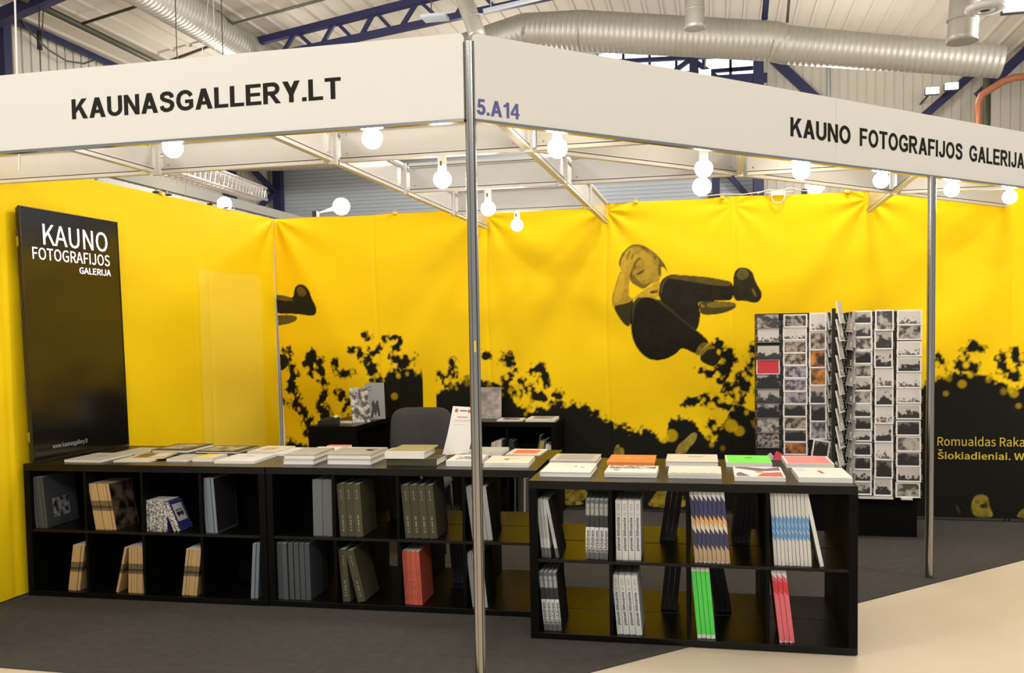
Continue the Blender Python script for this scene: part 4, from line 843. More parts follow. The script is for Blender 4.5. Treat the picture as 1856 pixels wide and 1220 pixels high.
row('m', .24, Zl, 2, .024, .26, -8, .21, M_dk, 'black book at the back', C('lower', 'first', 'm'), inset=.52, last=side_print(.002, .206, .002, .258, M_bkp))
# ---------------------------------------------------------------- books lying on the shelves
def lying(u, s, n_, rot, w_, d, th, cm, label, z=None, soft=True, prints=(), cat='book', name='book', spine='left', group=None, stack=0, dome=0.):
    """front-left bottom corner at (s, n); rot in degrees; prints = [(x0,x1,y0,y1,material)] or polygons on the cover"""
    z = HU if z is None else z
    T = UM(u, s, n_, z+.0005) @ Matrix.Rotation(math.radians(rot), 4, 'Z')
    t = .0008 if soft else .0028
    m = MB().box(0, w_, 0, d, 0, t).box(0, w_, 0, d, th-t, th)
    if spine == 'left': m.box(0, t, 0, d, t, th-t)
    elif spine == 'front': m.box(0, w_, 0, t, t, th-t)
    elif spine == 'back': m.box(0, w_, d-t, d, t, th-t)
    o = m.build(name, cm); o.matrix_world = T; tag(o, label, cat, group)
    q_ = .0004 if soft else .003
    MB().box(t if spine == 'left' else q_, w_-q_, t if spine == 'front' else q_, d-(t if spine == 'back' else q_), t, th-t).build('pages', M_page, o)
    for pr in prints:
        if isinstance(pr[0], (list, tuple)):
            poly, m_ = pr; k = len(poly)
            MB().add([(x, y, zz) for zz in (th+.0001, th+.0005) for x, y in poly], [tuple(range(k))[::-1], tuple(range(k, 2*k))]+[(i, (i+1) % k, k+(i+1) % k, k+i) for i in range(k)]).build('cover_print', m_, o)
        else:
            x0, x1, y0, y1, m_ = pr; MB().box(x0, x1, y0, y1, th+.0001, th+.0006).build('cover_print', m_, o)
    return o
cr = lambda n_, c, r=.45: mat(n_, c, r)
K_cream = cr('cream_cover', (.72, .66, .55)); K_white = cr('bright_white_cover', (.78, .76, .71), .4); K_gw = cr('grey_white_cover', (.50, .48, .44)); K_lav = cr('lavender_white_cover', (.70, .70, .74))
K_dark = cr('dark_brown_cover', (.035, .028, .02)); K_olv = cr('olive_top_cover', (.30, .255, .12)); K_or = cr('orange_cover', (.85, .24, .055)); K_gr = cr('lime_green_cover', (.16, .80, .10)); K_pk = cr('pink_cover', (.80, .24, .24))
K_rd = cr('red_panel', (.85, .14, .09)); K_yl = cr('yellow_cover', (.80, .62, .12)); K_tn = cr('tan_magazine', (.60, .40, .20)); K_pp = cr('purple_ink', (.14, .10, .20)); K_bl = cr('pale_blue_cover', (.42, .50, .55))
K_ink = cr('dark_ink', (.05, .045, .04)); K_gry = cr('mid_grey_print', (.35, .34, .33)); K_gold = cr('gold_ink', (.60, .38, .04)); K_sk = photo_mat('sketch_print', (.06, .055, .05), (.70, .68, .63), 40, .04); K_pic = photo_mat('soft_grey_picture', (.10, .095, .09), (.46, .44, .40), 14, .12)
def blob(cx, cy, rx, ry, n_=9, seed=1, jag=.35):
    r_ = random.Random(seed); return [(cx+rx*math.cos(2*math.pi*i/n_)*(1-jag*r_.random()), cy+ry*math.sin(2*math.pi*i/n_)*(1-jag*r_.random())) for i in range(n_)]
# on the left unit
lying('l', .205, .077, 0, .228, .30, .014, K_gw, 'grey-white book lying flat at the front left beside the screen foot', prints=[(blob(.12, .17, .05, .035, seed=2), K_gry)])
lying('l', .262, .40, -2, .20, .30, .005, K_gw, 'thin pale booklet lying behind, close to the screen foot', name='booklet', cat='booklet')
b_ = lying('l', .50, .10, 3, .215, .27, .008, K_cream, 'open cream magazine lying front, with a brown cover turned over it', name='magazine', cat='magazine')
lying('l', .56, .15, 14, .20, .235, .006, K_tn, 'tan brown magazine lying askew on the cream magazine', z=HU+.009, name='magazine', cat='magazine', prints=[(.02, .10, .03, .20, M_brp), (.11, .19, .05, .20, K_cream)])
lying('l', .489, .488, 0, .24, .30, .021, K_dark, 'dark framed thick book lying at the back of the left unit', soft=False, prints=[(.03, .21, .05, .26, K_pic)])
lying('l', .803, .144, 0, .127, .19, .017, K_gw, 'small grey paperback lying in the middle of the left unit', prints=[(.0, .127, .0, .19, K_gw)])
lying('l', .955, .157, 0, .122, .17, .022, K_yl, 'small yellow paperback lying in the middle of the left unit', prints=[(.08, .122, .0, .17, K_cream)])
lying('l', .776, .49, 0, .275, .28, .014, K_dark, 'dark wide book lying at the back behind the yellow paperback', soft=False, prints=[(.02, .23, .02, .25, K_pic)])
lying('l', 1.120, .10, 2, .236, .30, .015, K_lav, 'lavender-white book lying at the right end of the left unit', prints=[(blob(.12, .20, .04, .02, seed=6), K_gw)])
lying('l', 1.10, .52, 0, .19, .26, .012, K_cream, 'cream book lying at the back right of the left unit', prints=[(.05, .13, .07, .18, K_tn)])
lying('l', 1.315, .42, 0, .15, .29, .013, K_white, 'white book lying across the gap behind the lavender-white book', prints=[(.02, .12, .05, .2, K_lav)])
# on the middle unit
lying('m', .056, .10, 0, .175, .30, .0255, K_white, 'lower grey-topped white book of the pair at the left end', soft=False, spine='back')
lying('m', .058, .104, 1, .178, .295, .026, cr('warm_grey_cover', (.33, .33, .28)), 'upper grey-covered book of the pair at the left end', z=HU+.0262, soft=False, spine='back', prints=[(blob(.09, .2, .05, .06, seed=5), K_gry)])
lying('m', .012, .44, 0, .16, .26, .019, K_white, 'white book lying behind the grey-covered pair', prints=[(.01, .12, .10, .2, K_white)])
lying('m', .055, .715, 0, .14, .06, .022, K_rd, 'small orange-red booklet at the very back of the middle unit', name='booklet', cat='booklet')
lying('m', .20, .45, 0, .24, .28, .014, K_cream, 'pale cream book lying behind the big grey pair', prints=[(.03, .2, .05, .2, K_cream)])
lying('m', .305, .119, 0, .245, .27, .0265, K_white, 'lower book of the big grey pair', soft=False, spine='left')
lying('m', .303, .117, .6, .248, .275, .027, cr('grey_green_cover', (.30, .31, .27)), 'upper book of the big pair with grey cloud picture', z=HU+.0272, soft=False, prints=[(blob(.15, .16, .07, .06, seed=8), K_gry), (blob(.19, .2, .04, .05, seed=9), cr('darker_grey_print', (.19, .19, .17)))])
lying('m', .47, .47, 0, .26, .26, .012, K_gw, 'grey-white brochure lying behind, left of the olive book', prints=[(.03, .22, .08, .22, K_cream)])
lying('m', .644, .100, 0, .277, .225, .038, M_ol, 'thick dark olive book at the bottom of the tall stack', soft=False, spine='front', prints=[])
lying('m', .640, .085, 2, .215, .235, .032, K_white, 'thick white paged book in the middle of the tall stack', z=HU+.0385, spine='back')
lying('m', .655, .10, 1, .205, .27, .007, K_olv, 'olive covered book on top of the tall stack', z=HU+.071, name='book')
lying('m', .972, .098, 1, .18, .24, .030, K_white, 'white paperback lying beside the leaning paper sheet', prints=[(.04, .14, .05, .16, K_sk)])
lying('m', .975, .50, 0, .21, .24, .020, K_bl, 'pale blue-grey book lying just right of the pole, at the back', prints=[(.04, .17, .05, .2, K_gw)])
lying('m', 1.203, .53, -2, .20, .25, .006, K_cream, 'cream book with a coral red panel lying at the right end', prints=[(.03, .17, .05, .2, K_rd), (blob(.10, .13, .03, .02, seed=3), cr('dark_red_ink', (.45, .07, .03)))])
lying('m', 1.177, .076, 2, .236, .27, .012, K_cream, 'lower cream book of the pair right of the pole', spine='back')
lying('m', 1.180, .078, 2.5, .234, .265, .011, cr('warm_white_cover', (.80, .72, .62)), 'upper cream book with a small brown drawing, right of the pole', z=HU+.0125, prints=[(blob(.12, .15, .05, .012, 12, 4, .5), K_tn), (blob(.10, .13, .02, .02, 9, 5, .5), K_ink)])
# on the right unit, front row then back row
lying('r', .034, .118, 0, .245, .30, .023, K_white, 'white book with a small dark bird drawing, front row left', prints=[(blob(.15, .19, .012, .012, 8, 2), K_ink), (blob(.185, .165, .018, .008, 8, 3), K_ink), (.10, .14, .185, .188, K_gry)], soft=False)
lying('r', .344, .137, -.6, .245, .22, .0115, K_gw, 'lower book under the black and white sketched one, front row second', spine='back')
lying('r', .343, .134, -.4, .246, .225, .012, K_white, 'white book with black sketch lines, front row second', z=HU+.012, prints=[(.01, .235, .12, .215, K_sk), (blob(.05, .07, .02, .02, 10, 4, .6), K_ink)])
lying('r', .644, .138, -.5, .245, .22, .0115, K_white, 'lower white book of the pair, front row third', spine='back')
lying('r', .642, .136, -.2, .247, .225, .0125, K_cream, 'upper pale book with a faint grey scalloped edge, front row third', z=HU+.012, prints=[(blob(.03+.045*i, .012, .02, .010, 8, 3+i, .2), K_gw) for i in range(5)])
lying('r', .946, .085, -.5, .225, .31, .020, K_white, 'white book with purple and red diagonal artwork, front row fourth', prints=[([(.01, .30), (.01, .26), (.12, .17), (.215, .20), (.215, .30), (.15, .25), (.06, .30)], K_pp), ([(.10, .02), (.215, .02), (.215, .15), (.13, .12)], cr('brick_red_ink', (.62, .10, .08))), ([(.01, .02), (.07, .02), (.03, .14), (.01, .10)], K_pp), (blob(.115, .15, .022, .04, 8, 3), K_gold)])
lying('r', 1.226, .076, .5, .232, .30, .023, K_white, 'white book with a small red mark, front row right end', prints=[([(.115, .12), (.130, .12), (.118, .20), (.103, .20)], cr('dark_red_mark', (.40, .03, .03))), (.01, .05, .18, .27, cr('pale_blue_print', (.55, .66, .78)))])
lying('r', .020, .49, 0, .245, .27, .024, K_gw, 'grey book with a sunken frame on its cover, back row left', soft=False, prints=[(.03, .215, .05, .23, K_gry)])
lying('r', .318, .50, 0, .243, .28, .019, K_or, 'orange hardback with small white marks, back row second', soft=False, spine='front', prints=[(blob(.10, .16, .02, .006, 8, 1), K_cream), (blob(.16, .14, .02, .006, 8, 2), K_cream)])
lying('r', .619, .50, 0, .262, .28, .026, cr('ivory_cover', (.70, .65, .54)), 'ivory book with a thin dark mark, back row third', soft=False, prints=[(blob(.15, .19, .05, .008, 10, 4, .4), K_ink)])
lying('r', .921, .51, 0, .224, .28, .022, K_white, 'lime green fronted book with a dark block, back row fourth', prints=[(.008, .224, .004, .276, K_gr), ([(.105, .10), (.125, .10), (.122, .17), (.102, .17)], K_ink), (.10, .135, .175, .19, K_gold)])
lying('r', 1.212, .51, 0, .228, .28, .022, K_white, 'pink fronted book with a dark mark, back row right end', prints=[(.010, .218, .012, .268, K_pk), ([(.105, .10), (.125, .10), (.118, .17), (.100, .17)], cr('maroon_ink', (.22, .02, .02)))])
# leaning paper sheet in a clear stand
A = [UM('m', s, n_, z).translation for s, n_, z in ((.905, .27, .793), (1.03, .37, .793), (.955, .33, 1.057), (1.065, .42, 1.042))]
st = empty('sign_sheet', A[0]); tag(st, 'white printed sheet propped upright on the books left of the corner pole', 'sheet')
nx_, nz_ = 6, 8; vs_ = []
nrm = (A[1]-A[0]).cross(A[2]-A[0]).normalized()
for t in (0, .0008):
    for j in range(nz_+1):
        for i in range(nx_+1):
            a, b = i/nx_, j/nz_; p_ = (A[0]*(1-a)+A[1]*a)*(1-b)+(A[2]*(1-a)+A[3]*a)*b
            vs_.append(tuple(p_-A[0]+nrm*(t+.010*math.sin(math.pi*b)*(1-.4*a))))
q_ = (nx_+1)*(nz_+1); fs = []
for k in (0, q_):
    for j in range(nz_):
        for i in range(nx_):
            a = k+j*(nx_+1)+i; f_ = (a, a+1, a+nx_+2, a+nx_+1); fs.append(f_ if k else f_[::-1])
m = MB(); m.add(vs_, fs, smooth=True); m.build('paper', mat('paper_white', (.84, .81, .76), .7), st)
K_redt = cr('red_print', (.65, .10, .08)); K_gt = cr('pale_grey_print', (.55, .52, .48))
def sheet_bar(a0, a1, b0, b1, m_, t=None):
    ex = A[1]-A[0]; P0 = lambda a, b: (A[0]*(1-a)+A[1]*a)*(1-b)+(A[2]*(1-a)+A[3]*a)*b
    s_ = -1 if nrm.dot(Vector((0, 0, 1.46))-A[0]) < 0 else 1
    pts = [P0(a, b)-A[0]+nrm*(.010*math.sin(math.pi*b)*(1-.4*a)+(.0016 if s_ > 0 else -.0010)) for a, b in ((a0, b0), (a1, b0), (a1, b1), (a0, b1))]
    MB().add([tuple(v) for v in pts]+[tuple(v+nrm*.0003) for v in pts], [(3,2,1,0), (4,5,6,7), (0,1,5,4), (1,2,6,5), (2,3,7,6), (3,0,4,7)]).build('printed_line', m_, st)
sheet_bar(.12, .24, .88, .95, K_redt); sheet_bar(.32, .62, .905, .925, K_ink); sheet_bar(.66, .80, .88, .94, K_redt); sheet_bar(.25, .70, .775, .79, K_redt); sheet_bar(.15, .85, .715, .722, K_gt); sheet_bar(.15, .80, .69, .697, K_gt); sheet_bar(.15, .6, .62, .627, K_gt)
# ---------------------------------------------------------------- things on and in the rear shelves
def stand(M, w_, h, th, m_, label, prints=(), **k):
    """book standing upright showing its cover: x width, z height, y thickness (cover faces -y)"""
    o = MB().box(0, w_, 0, .0015, 0, h).box(0, w_, th-.0015, th, 0, h).box(0, .0015, .0015, th-.0015, 0, h).build('book', m_); o.matrix_world = M; tag(o, label, 'book')
    MB().box(.0015, w_-.001, .0015, th-.0015, .001, h-.001).build('pages', M_page, o)
    for pr in prints:
        poly, mm = pr; k = len(poly); MB().add([(x, y, z) for y in (-.0006, -.0001) for x, z in poly], [tuple(range(k)), tuple(range(k, 2*k))[::-1]]+[(i, k+i, k+(i+1) % k, (i+1) % k) for i in range(k)]).build('cover_print', mm, o)
    return o
ZT = HU+.001
stand(frame((-2.805, 6.66, ZT), (.75, .66, 0), (-.30, .12, 1)), .15, .285, .012, photo_mat('street_photo_cover', (.05, .045, .04), (.62, .57, .52), 26, .10), 'tilted book with black and white street photo cover on the small end-on shelf')
stand(frame((-2.80, 6.93, ZT), (.86, .5, 0), (-.12, .10, 1)), .155, .30, .014, cr('plain_grey_cover', (.30, .31, .31)), 'grey book with black silhouettes standing on the small end-on shelf',
      [([(.03, .01), (.05, .09), (.045, .13), (.062, .16), (.075, .12), (.085, .15), (.10, .155), (.105, .10), (.115, .03), (.10, .02), (.09, .07), (.075, .03), (.06, .06), (.05, .01)], M_prink), ([(.02, .262), (.05, .262), (.05, .268), (.02, .268)], K_ink), ([(.02, .235), (.045, .235), (.045, .241), (.02, .241)], K_ink)])
stand(frame((-1.90, 7.06, ZT), (1, .12, 0), (.0, .16, 1)), .195, .255, .02, photo_mat('rock_cover', (.22, .18, .17), (.50, .44, .42), 22, .18), 'book with pale rock texture cover standing on the small right rear shelf')
def flat(x, y, rz, w_, d, th, m_, label, prints=(), z=ZT, cat='book', name='book'):
    o = MB().box(0, w_, 0, d, 0, .001).box(0, w_, 0, d, th-.001, th).box(0, .001, 0, d, .001, th-.001).build(name, m_); o.location = (x, y, z); o.rotation_euler = (0, 0, rz); tag(o, label, cat)
    MB().box(.001, w_-.0005, .0005, d-.0005, .001, th-.001).build('pages', M_page, o)
    for x0, x1, y0, y1, mm in prints: MB().box(x0, x1, y0, y1, th+.0001, th+.0006).build('cover_print', mm, o)
flat(-1.69, 6.86, .05, .20, .20, .008, K_white, 'thin white magazine lying left on the small right rear shelf', [(.04, .17, .03, .17, K_pic)])
flat(-1.455, 6.84, .03, .225, .27, .018, K_white, 'thicker pale book lying right on the small right rear shelf', [(.04, .2, .05, .24, K_pic)])
flat(-2.98, 6.62, .1, .17, .14, .012, K_white, 'small white booklet lying behind the black card reader', cat='booklet', name='booklet')
flat(-2.955, 6.63, .3, .14, .12, .006, K_dark, 'thin dark booklet resting on the small white booklet', z=ZT+.0125, cat='booklet', name='booklet')
cr_ = empty('card_reader', (-3.02, 6.47, ZT)); tag(cr_, 'black card reader with a white paper end on the end-on rear shelf', 'device')
m = MB().add([(0, 0, 0), (.15, 0, 0), (.15, .09, 0), (0, .09, 0), (0, 0, .03), (.15, 0, .055), (.15, .09, .055), (0, .09, .03), (.04, .01, .052), (.12, .01, .068), (.12, .08, .068), (.04, .08, .052)],
             [(3,2,1,0), (0,1,5,4), (1,2,6,5), (2,3,7,6), (3,0,4,7), (4,5,9,8), (5,6,10,9), (6,7,11,10), (7,4,8,11), (8,9,10,11)])
bevel(m.build('casing', M_blackp, cr_), .004); MB().tube([(.135, .01, .062), (.135, .08, .062)], .012, 12).build('paper_roll', K_white, cr_)
def rrow(x, y, z, ths, hs, d, lean, mats, lab, gp):
    for i, (t, h) in enumerate(zip(ths, hs)):
        a = math.radians(lean); T = Matrix.Translation((x, y, z+.0005+(t*math.sin(a) if lean > 0 else 0))) @ Matrix.Rotation(a, 4, 'Y')
        book(T, t-.0006, d, h, mats[i % len(mats)], f'{lab[i % len(lab)]}', gp); x += t/math.cos(a)+.0005
K_bw2 = cr('bone_spine', (.55, .50, .42)); K_mus = cr('mustard_spine', (.42, .29, .05))
rrow(-1.745, 6.84, Zu, (.016, .016, .014, .018, .016), (.205, .21, .22, .225, .225), .16, 4, [K_bw2, K_cream, K_bw2, K_cream, K_white], ['pale spined book, %s from left, upper left cubby of small right rear shelf' % ORD[i] for i in range(5)], 'pale books in the small rear shelf')
rrow(-1.565, 6.84, Zu, (.015, .02, .02), (.25, .23, .22), .17, -12, [M_dkg, K_dark, K_dark], ['dark book %s from left in upper right cubby, small right rear shelf' % ORD[i] for i in range(3)], 'dark books leaning left in the small rear shelf')
rrow(-1.395, 6.84, Zu, (.012, .034, .014, .026, .02), (.27, .22, .24, .20, .19), .17, 11, [M_dkg, K_mus, M_dkg, K_white, K_white], ['thin black book leaning in the small right rear shelf', 'mustard spined book leaning in the small right rear shelf', 'narrow dark book between mustard and white spines, rear shelf', 'left white spined book leaning at right in rear shelf', 'right white spined book leaning at right in rear shelf'], 'mixed books leaning right in the small rear shelf')
rrow(-1.555, 6.84, Zl, (.012, .020, .018, .022, .018, .02, .02, .02), (.30, .305, .31, .30, .29, .28, .3, .29), .2, 1, [M_dkg, M_black, M_dk, K_dark, M_lg, M_dkg, M_sl, M_lg], ['dark book %s from left in lower right cubby of small right rear shelf' % ORD[i] for i in range(8)], 'dark books in the lower rear cubby')
rrow(-1.93, 6.84, Zl, (.018, .020, .018, .022, .018), (.26, .27, .25, .26, .25), .2, 0, [M_dk, M_dkg, M_dk], ['dark book %s from left in lower left cubby of small right rear shelf' % ORD[i] for i in range(5)], 'dark books in the lower left rear cubby')
# ---------------------------------------------------------------- chair
ch = empty('visitor_chair', (-2.0, 5.82, .006), .12); tag(ch, 'charcoal upholstered chair standing behind the middle shelves', 'chair')
def pad(w_, h, th, curve, r=.07, n_=10):
    """rounded upholstered pad in the XZ plane"""
    m = MB(); vs_ = []; N, K = 28, 5; pr = []
    for i in range(N):
        t = 2*math.pi*i/N; c, s_ = math.cos(t), math.sin(t); e = .45
        pr.append((w_/2*math.copysign(abs(c)**e, c), h/2*math.copysign(abs(s_)**e, s_)))
    rings = [(.0, -th/2), (.6, -th/2), (.93, -th*.42), (1.0, 0), (.93, th*.42), (.6, th/2), (.0, th/2)]
    for k, y in rings:
        for x, z in pr: vs_.append((x*k, y+curve*(x*k/(w_/2))**2, z*k))
    fs = [(j*N+i, j*N+(i+1) % N, (j+1)*N+(i+1) % N, (j+1)*N+i) for j in range(len(rings)-1) for i in range(N)]
    m.add(vs_, fs, smooth=True); return m
o = pad(.44, .40, .06, -.045).build('backrest', M_chair, ch); o.location = (0, .22, .735); o.rotation_euler = (math.radians(-10), 0, 0)
o = pad(.46, .44, .07, 0).build('seat', M_chair, ch); o.location = (0, 0, .44); o.rotation_euler = (math.radians(90), 0, 0)
for sx in (-1, 1):
    for sy in (-1, 1):
        q = MB().tube([(sx*.22, sy*.20, 0), (sx*.20, sy*.17, .41)], .011, 10)
        q.build('leg', M_blackp, ch)
    MB().tube([(sx*.18, .17, .41), (sx*.19, .235, .50), (sx*.17, .262, .72)], .011, 10).build('back_support', M_blackp, ch)
# ---------------------------------------------------------------- postcard racks
YR = 6.5
def pc(n_, d_, l_, sc_=26, hz=None, tint=None, ct=.10): return photo_mat(n_, d_, l_, sc_, ct, hz, tint)
P_bw = [pc('card_figures', (.02, .02, .02), (.50, .46, .42), 34, .42, None, .05), pc('card_street', (.03, .028, .026), (.40, .37, .33), 26, .5, None, .07), pc('card_dark', (.008, .007, .007), (.20, .18, .16), 22, .8), pc('card_pale', (.10, .09, .085), (.62, .58, .54), 55, .18, None, .05), pc('card_mid', (.05, .046, .042), (.42, .38, .34), 24, None, None, .08)]
P_br = [pc('card_brown', (.04, .03, .022), (.44, .36, .28), 26), pc('card_violet', (.06, .05, .07), (.36, .32, .36), 30), pc('card_interior', (.03, .022, .02), (.36, .31, .27), 38)]
P_or = pc('card_orange', (.02, .012, .006), (.62, .24, .03), 14, None, (.30, .10, .02)); P_rd = mat('card_red', (.52, .018, .035), .4); P_bk = pc('card_black_white', (.006, .006, .006), (.50, .47, .44), 20, .95)
M_card = mat('card_white', (.80, .77, .73), .45); M_cardb = mat('card_black_border', (.02, .018, .016), .45)
rackL = empty('postcard_rack', (.47, YR+.10, .31)); tag(rackL, 'tall postcard rack with mixed brown and colour postcards, left of the pair', 'rack')
rackR = empty('postcard_rack', (1.12, YR+.10, .31)); tag(rackR, 'tall postcard rack filled with black and white postcards, right of the pair', 'rack')
def loc(e, x0, x1, y0, y1, z0, z1): e_ = e.location; return (x0-e_.x, x1-e_.x, y0-e_.y, y1-e_.y, z0-e_.z, z1-e_.z)
M_rackb = mat('rack_black', (.010, .0095, .009), .5)
MB().box(*loc(rackL, .262, .735, YR+.03, YR+.05, .30, 1.555)).build('front_panel', M_rackb, rackL)
MB().box(*loc(rackL, .735, .752, YR+.03, YR+.33, .30, 1.555)).build('side_panel', M_rackb, rackL)
MB().box(*loc(rackL, .262, .278, YR+.05, YR+.33, .30, 1.555)).build('side_panel', M_rackb, rackL)
MB().box(*loc(rackR, .905, 1.330, YR+.03, YR+.05, .295, 1.555)).build('front_panel', M_rackb, rackR)
MB().box(*loc(rackR, .882, .898, YR+.03, YR+.33, .295, 1.555)).build('side_panel', M_rackb, rackR)
MB().box(*loc(rackR, .862, .882, YR+.20, YR+.33, .295, 1.55)).build('link_panel', M_rackb, rackR)
for e, xs in ((rackL, (.430, .605)), (rackR, (1.025, 1.160))):
    for x in xs:
        MB().box(*loc(e, x-.006, x+.006, YR+.016, YR+.03, .30, 1.555)).build('upright', M_rackb, e)
MB().box(*loc(rackR, .93, 1.15, YR-.03, YR+.02, .288, .300)).build('bottom_tray', M_wire, rackR)
MB().box(*loc(rackR, 1.20, 1.27, YR-.03, YR+.02, .286, .298)).build('bottom_tray', M_wire, rackR)
bs = empty('display_plinth', (1.0, 6.60, .006)); tag(bs, 'low black plinth on the carpet under the postcard racks', 'plinth')
bevel(MB().box(-.78, .325, 0, .45, 0, .255).build('box', M_black, bs), .003)
MB().box(-.79, .335, -.01, .46, .255, .278).build('top_board', M_black, bs)
_pk = {}
def pocket(w_, e, M):
    if w_ not in _pk:
        r_ = .0011; m = MB(); 
        for s_ in (-1, 1):
            x = s_*w_*.5; m.tube([(x+s_*.004, .014, .02), (x+s_*.004, -.008, .018), (x+s_*.004, -.008, .050), (x-s_*.016, -.008, .052)], r_, 5, cap=False)
        m.tube([(-w_/2-.004, .006, -.002), (-w_/2-.004, -.008, .001), (w_/2+.004, -.008, .001), (w_/2+.004, .006, -.002)], r_, 5, cap=False)
        _pk[w_] = m.mesh('card_pocket', M_wire)
    o = link(bpy.data.objects.new('card_pocket', _pk[w_]), e); o.matrix_parent_inverse = Matrix.Identity(4); o.matrix_local = Matrix.Translation(-e.location) @ M
_cm = {}
def card(M, w_, h, pm, label, gp, border=.010, cm=None):
    k = (w_, h, border, (cm or M_card).name)
    if k not in _cm: _cm[k] = MB().box(-w_/2, w_/2, 0, .0045, 0, h).mesh('postcard', cm or M_card)
    o = link(bpy.data.objects.new('postcard', _cm[k])); o.matrix_world = M; tag(o, label, 'postcard', gp)
    k2 = (w_, h, border, pm.name)
    if k2 not in _cm: _cm[k2] = MB().box(-w_/2+border, w_/2-border, -.0006, -.0001, border, h-border).mesh('picture', pm)
    link(bpy.data.objects.new('picture', _cm[k2]), o)
def zpx(py): return 1.555-(py-567)*(1.555-.298)/(897-567)     # height on the rack front of a row
def column(e, xc, tops, w_, h, mats, col, gp, cms=None, bord=None, tilt=9):
    for i, t in enumerate(tops):
        zt = zpx(t); a = math.radians(tilt)
        M = Matrix.Translation((xc+rnd.uniform(-.003, .003), YR-.002-.0*i, zt-h)) @ Matrix.Rotation(-a*.0, 4, 'Y') @ Matrix.Rotation(-math.radians(3.2), 4, 'X')
        pm = mats[i % len(mats)]; nm = {'P': ''}
        card(M, w_, h, pm, f'{CL.get(pm.name, "postcard")}, {ORDX[i]} from top of the {col}', gp, bord if bord is not None else .010, cms[i] if cms else None)
        pocket(w_, e, M @ Matrix.Translation((0, 0, .0)))
ORDX = ['topmost', 'second', 'third', 'fourth', 'fifth', 'sixth', 'seventh', 'eighth', 'ninth', 'tenth', 'eleventh', 'twelfth', 'thirteenth', 'fourteenth']
ORDX[0] = 'first'
CL = {'card_figures': 'grey photo postcard', 'card_street': 'grey photo postcard', 'card_dark': 'dark photo postcard', 'card_pale': 'pale photo postcard', 'card_mid': 'grey photo postcard', 'card_brown': 'brownish postcard', 'card_violet': 'violet-grey postcard', 'card_interior': 'brown postcard', 'card_orange': 'orange and black postcard', 'card_red': 'plain red postcard', 'card_black_white': 'black postcard with white shape'}
B, G_, Dk, Pl, Md = P_bw
column(rackL, .340, [567, 592, 624, 650, 677, 704, 730, 757, 784], .155, .104, [Md, Pl, B, P_rd, P_bk, G_, P_bk, Md, P_br[2]], 'leftmost column of the left rack', 'postcards in the leftmost rack column', cms=[M_cardb, M_cardb, M_cardb, M_card, M_cardb, M_cardb, M_cardb, M_cardb, M_cardb], bord=.006)
column(rackL, .519, [569, 592, 616, 638, 661, 685, 708, 731, 754, 777, 800], .158, .092, [P_br[2], Pl, P_br[0], P_br[0], P_br[1], P_br[1], P_br[1], Dk, P_br[0], Dk, P_or], 'second column of the left rack', 'postcards in the second rack column')
column(rackL, .668, [567, 601, 633, 665, 698, 730, 762], .112, .128, [Pl, P_br[0], P_or, P_or, G_, Dk, P_br[1]], 'third column of the left rack', 'upright postcards in the third rack column')
M = Matrix.Translation((.675, YR-.03, zpx(795)-.125)) @ Matrix.Rotation(math.radians(8), 4, 'Y'); card(M, .112, .125, Dk, 'tilted dark postcard at the foot of the third column', 'upright postcards in the third rack column'); pocket(.112, rackL, M)
column(rackR, .958, [565, 589, 612, 636, 660, 684, 707, 731, 754, 774, 800, 825, 847, 870], .118, .092, [G_, G_, Md, Dk, Md, B, Md, B, Dk, B, Dk, Dk, B, G_], 'front left column of the right rack', 'postcards in the right rack, left column')
column(rackR, 1.091, [564, 597, 630, 664, 697, 729, 762, 794, 826, 858], .118, .142, [Md, G_, B, Pl, B, Pl, B, Pl, Dk, B], 'middle column of the right rack', 'upright postcards in the right rack, middle column')
column(rackR, 1.249, [565, 591, 620, 648, 676, 703, 731, 760, 788, 815, 842, 870], .156, .104, [Pl, Md, Pl, B, Pl, Pl, B, Dk, Md, Dk, B, Md], 'right column of the right rack', 'postcards in the right rack, right column')
# cards on the sides, seen nearly edge-on
def side_col(e, x, y, n_, ztop, pitch, face, w_, h, col, gp, pm):
    for i in range(n_):
        M = Matrix.Translation((x, y, ztop-h-i*pitch)) @ Matrix.Rotation(math.radians(face), 4, 'Z') @ Matrix.Rotation(-math.radians(11), 4, 'X') @ Matrix.Diagonal((1, 1.9, 1, 1))
        card(M, w_, h, pm[i % len(pm)], f'postcard seen edge-on, {ORDX[i]} from top of the {col}', gp)
        pocket(w_, e, M)
side_col(rackL, .772, YR+.06, 12, 1.56, .094, 64, .125, .12, 'inner side column of the left rack', 'edge-on postcards of the left rack, inner column', [Pl, M_card, Pl, Md])
side_col(rackL, .822, YR-.06, 10, 1.63, .120, 70, .12, .15, 'outer side column of the left rack', 'edge-on postcards of the left rack, outer column', [M_card, Pl])
MB().box(*loc(rackL, .752, .775, YR-.06, YR-.045, .42, 1.58)).build('side_upright', M_rackb, rackL)
side_col(rackR, .868, YR+.02, 10, 1.56, .122, -74, .10, .14, 'left side column of the right rack', 'edge-on postcards of the right rack', [M_card])
MB().box(*loc(rackL, .752, .862, YR+.18, YR+.20, .30, 1.55)).build('link_panel', M_rackb, rackL)
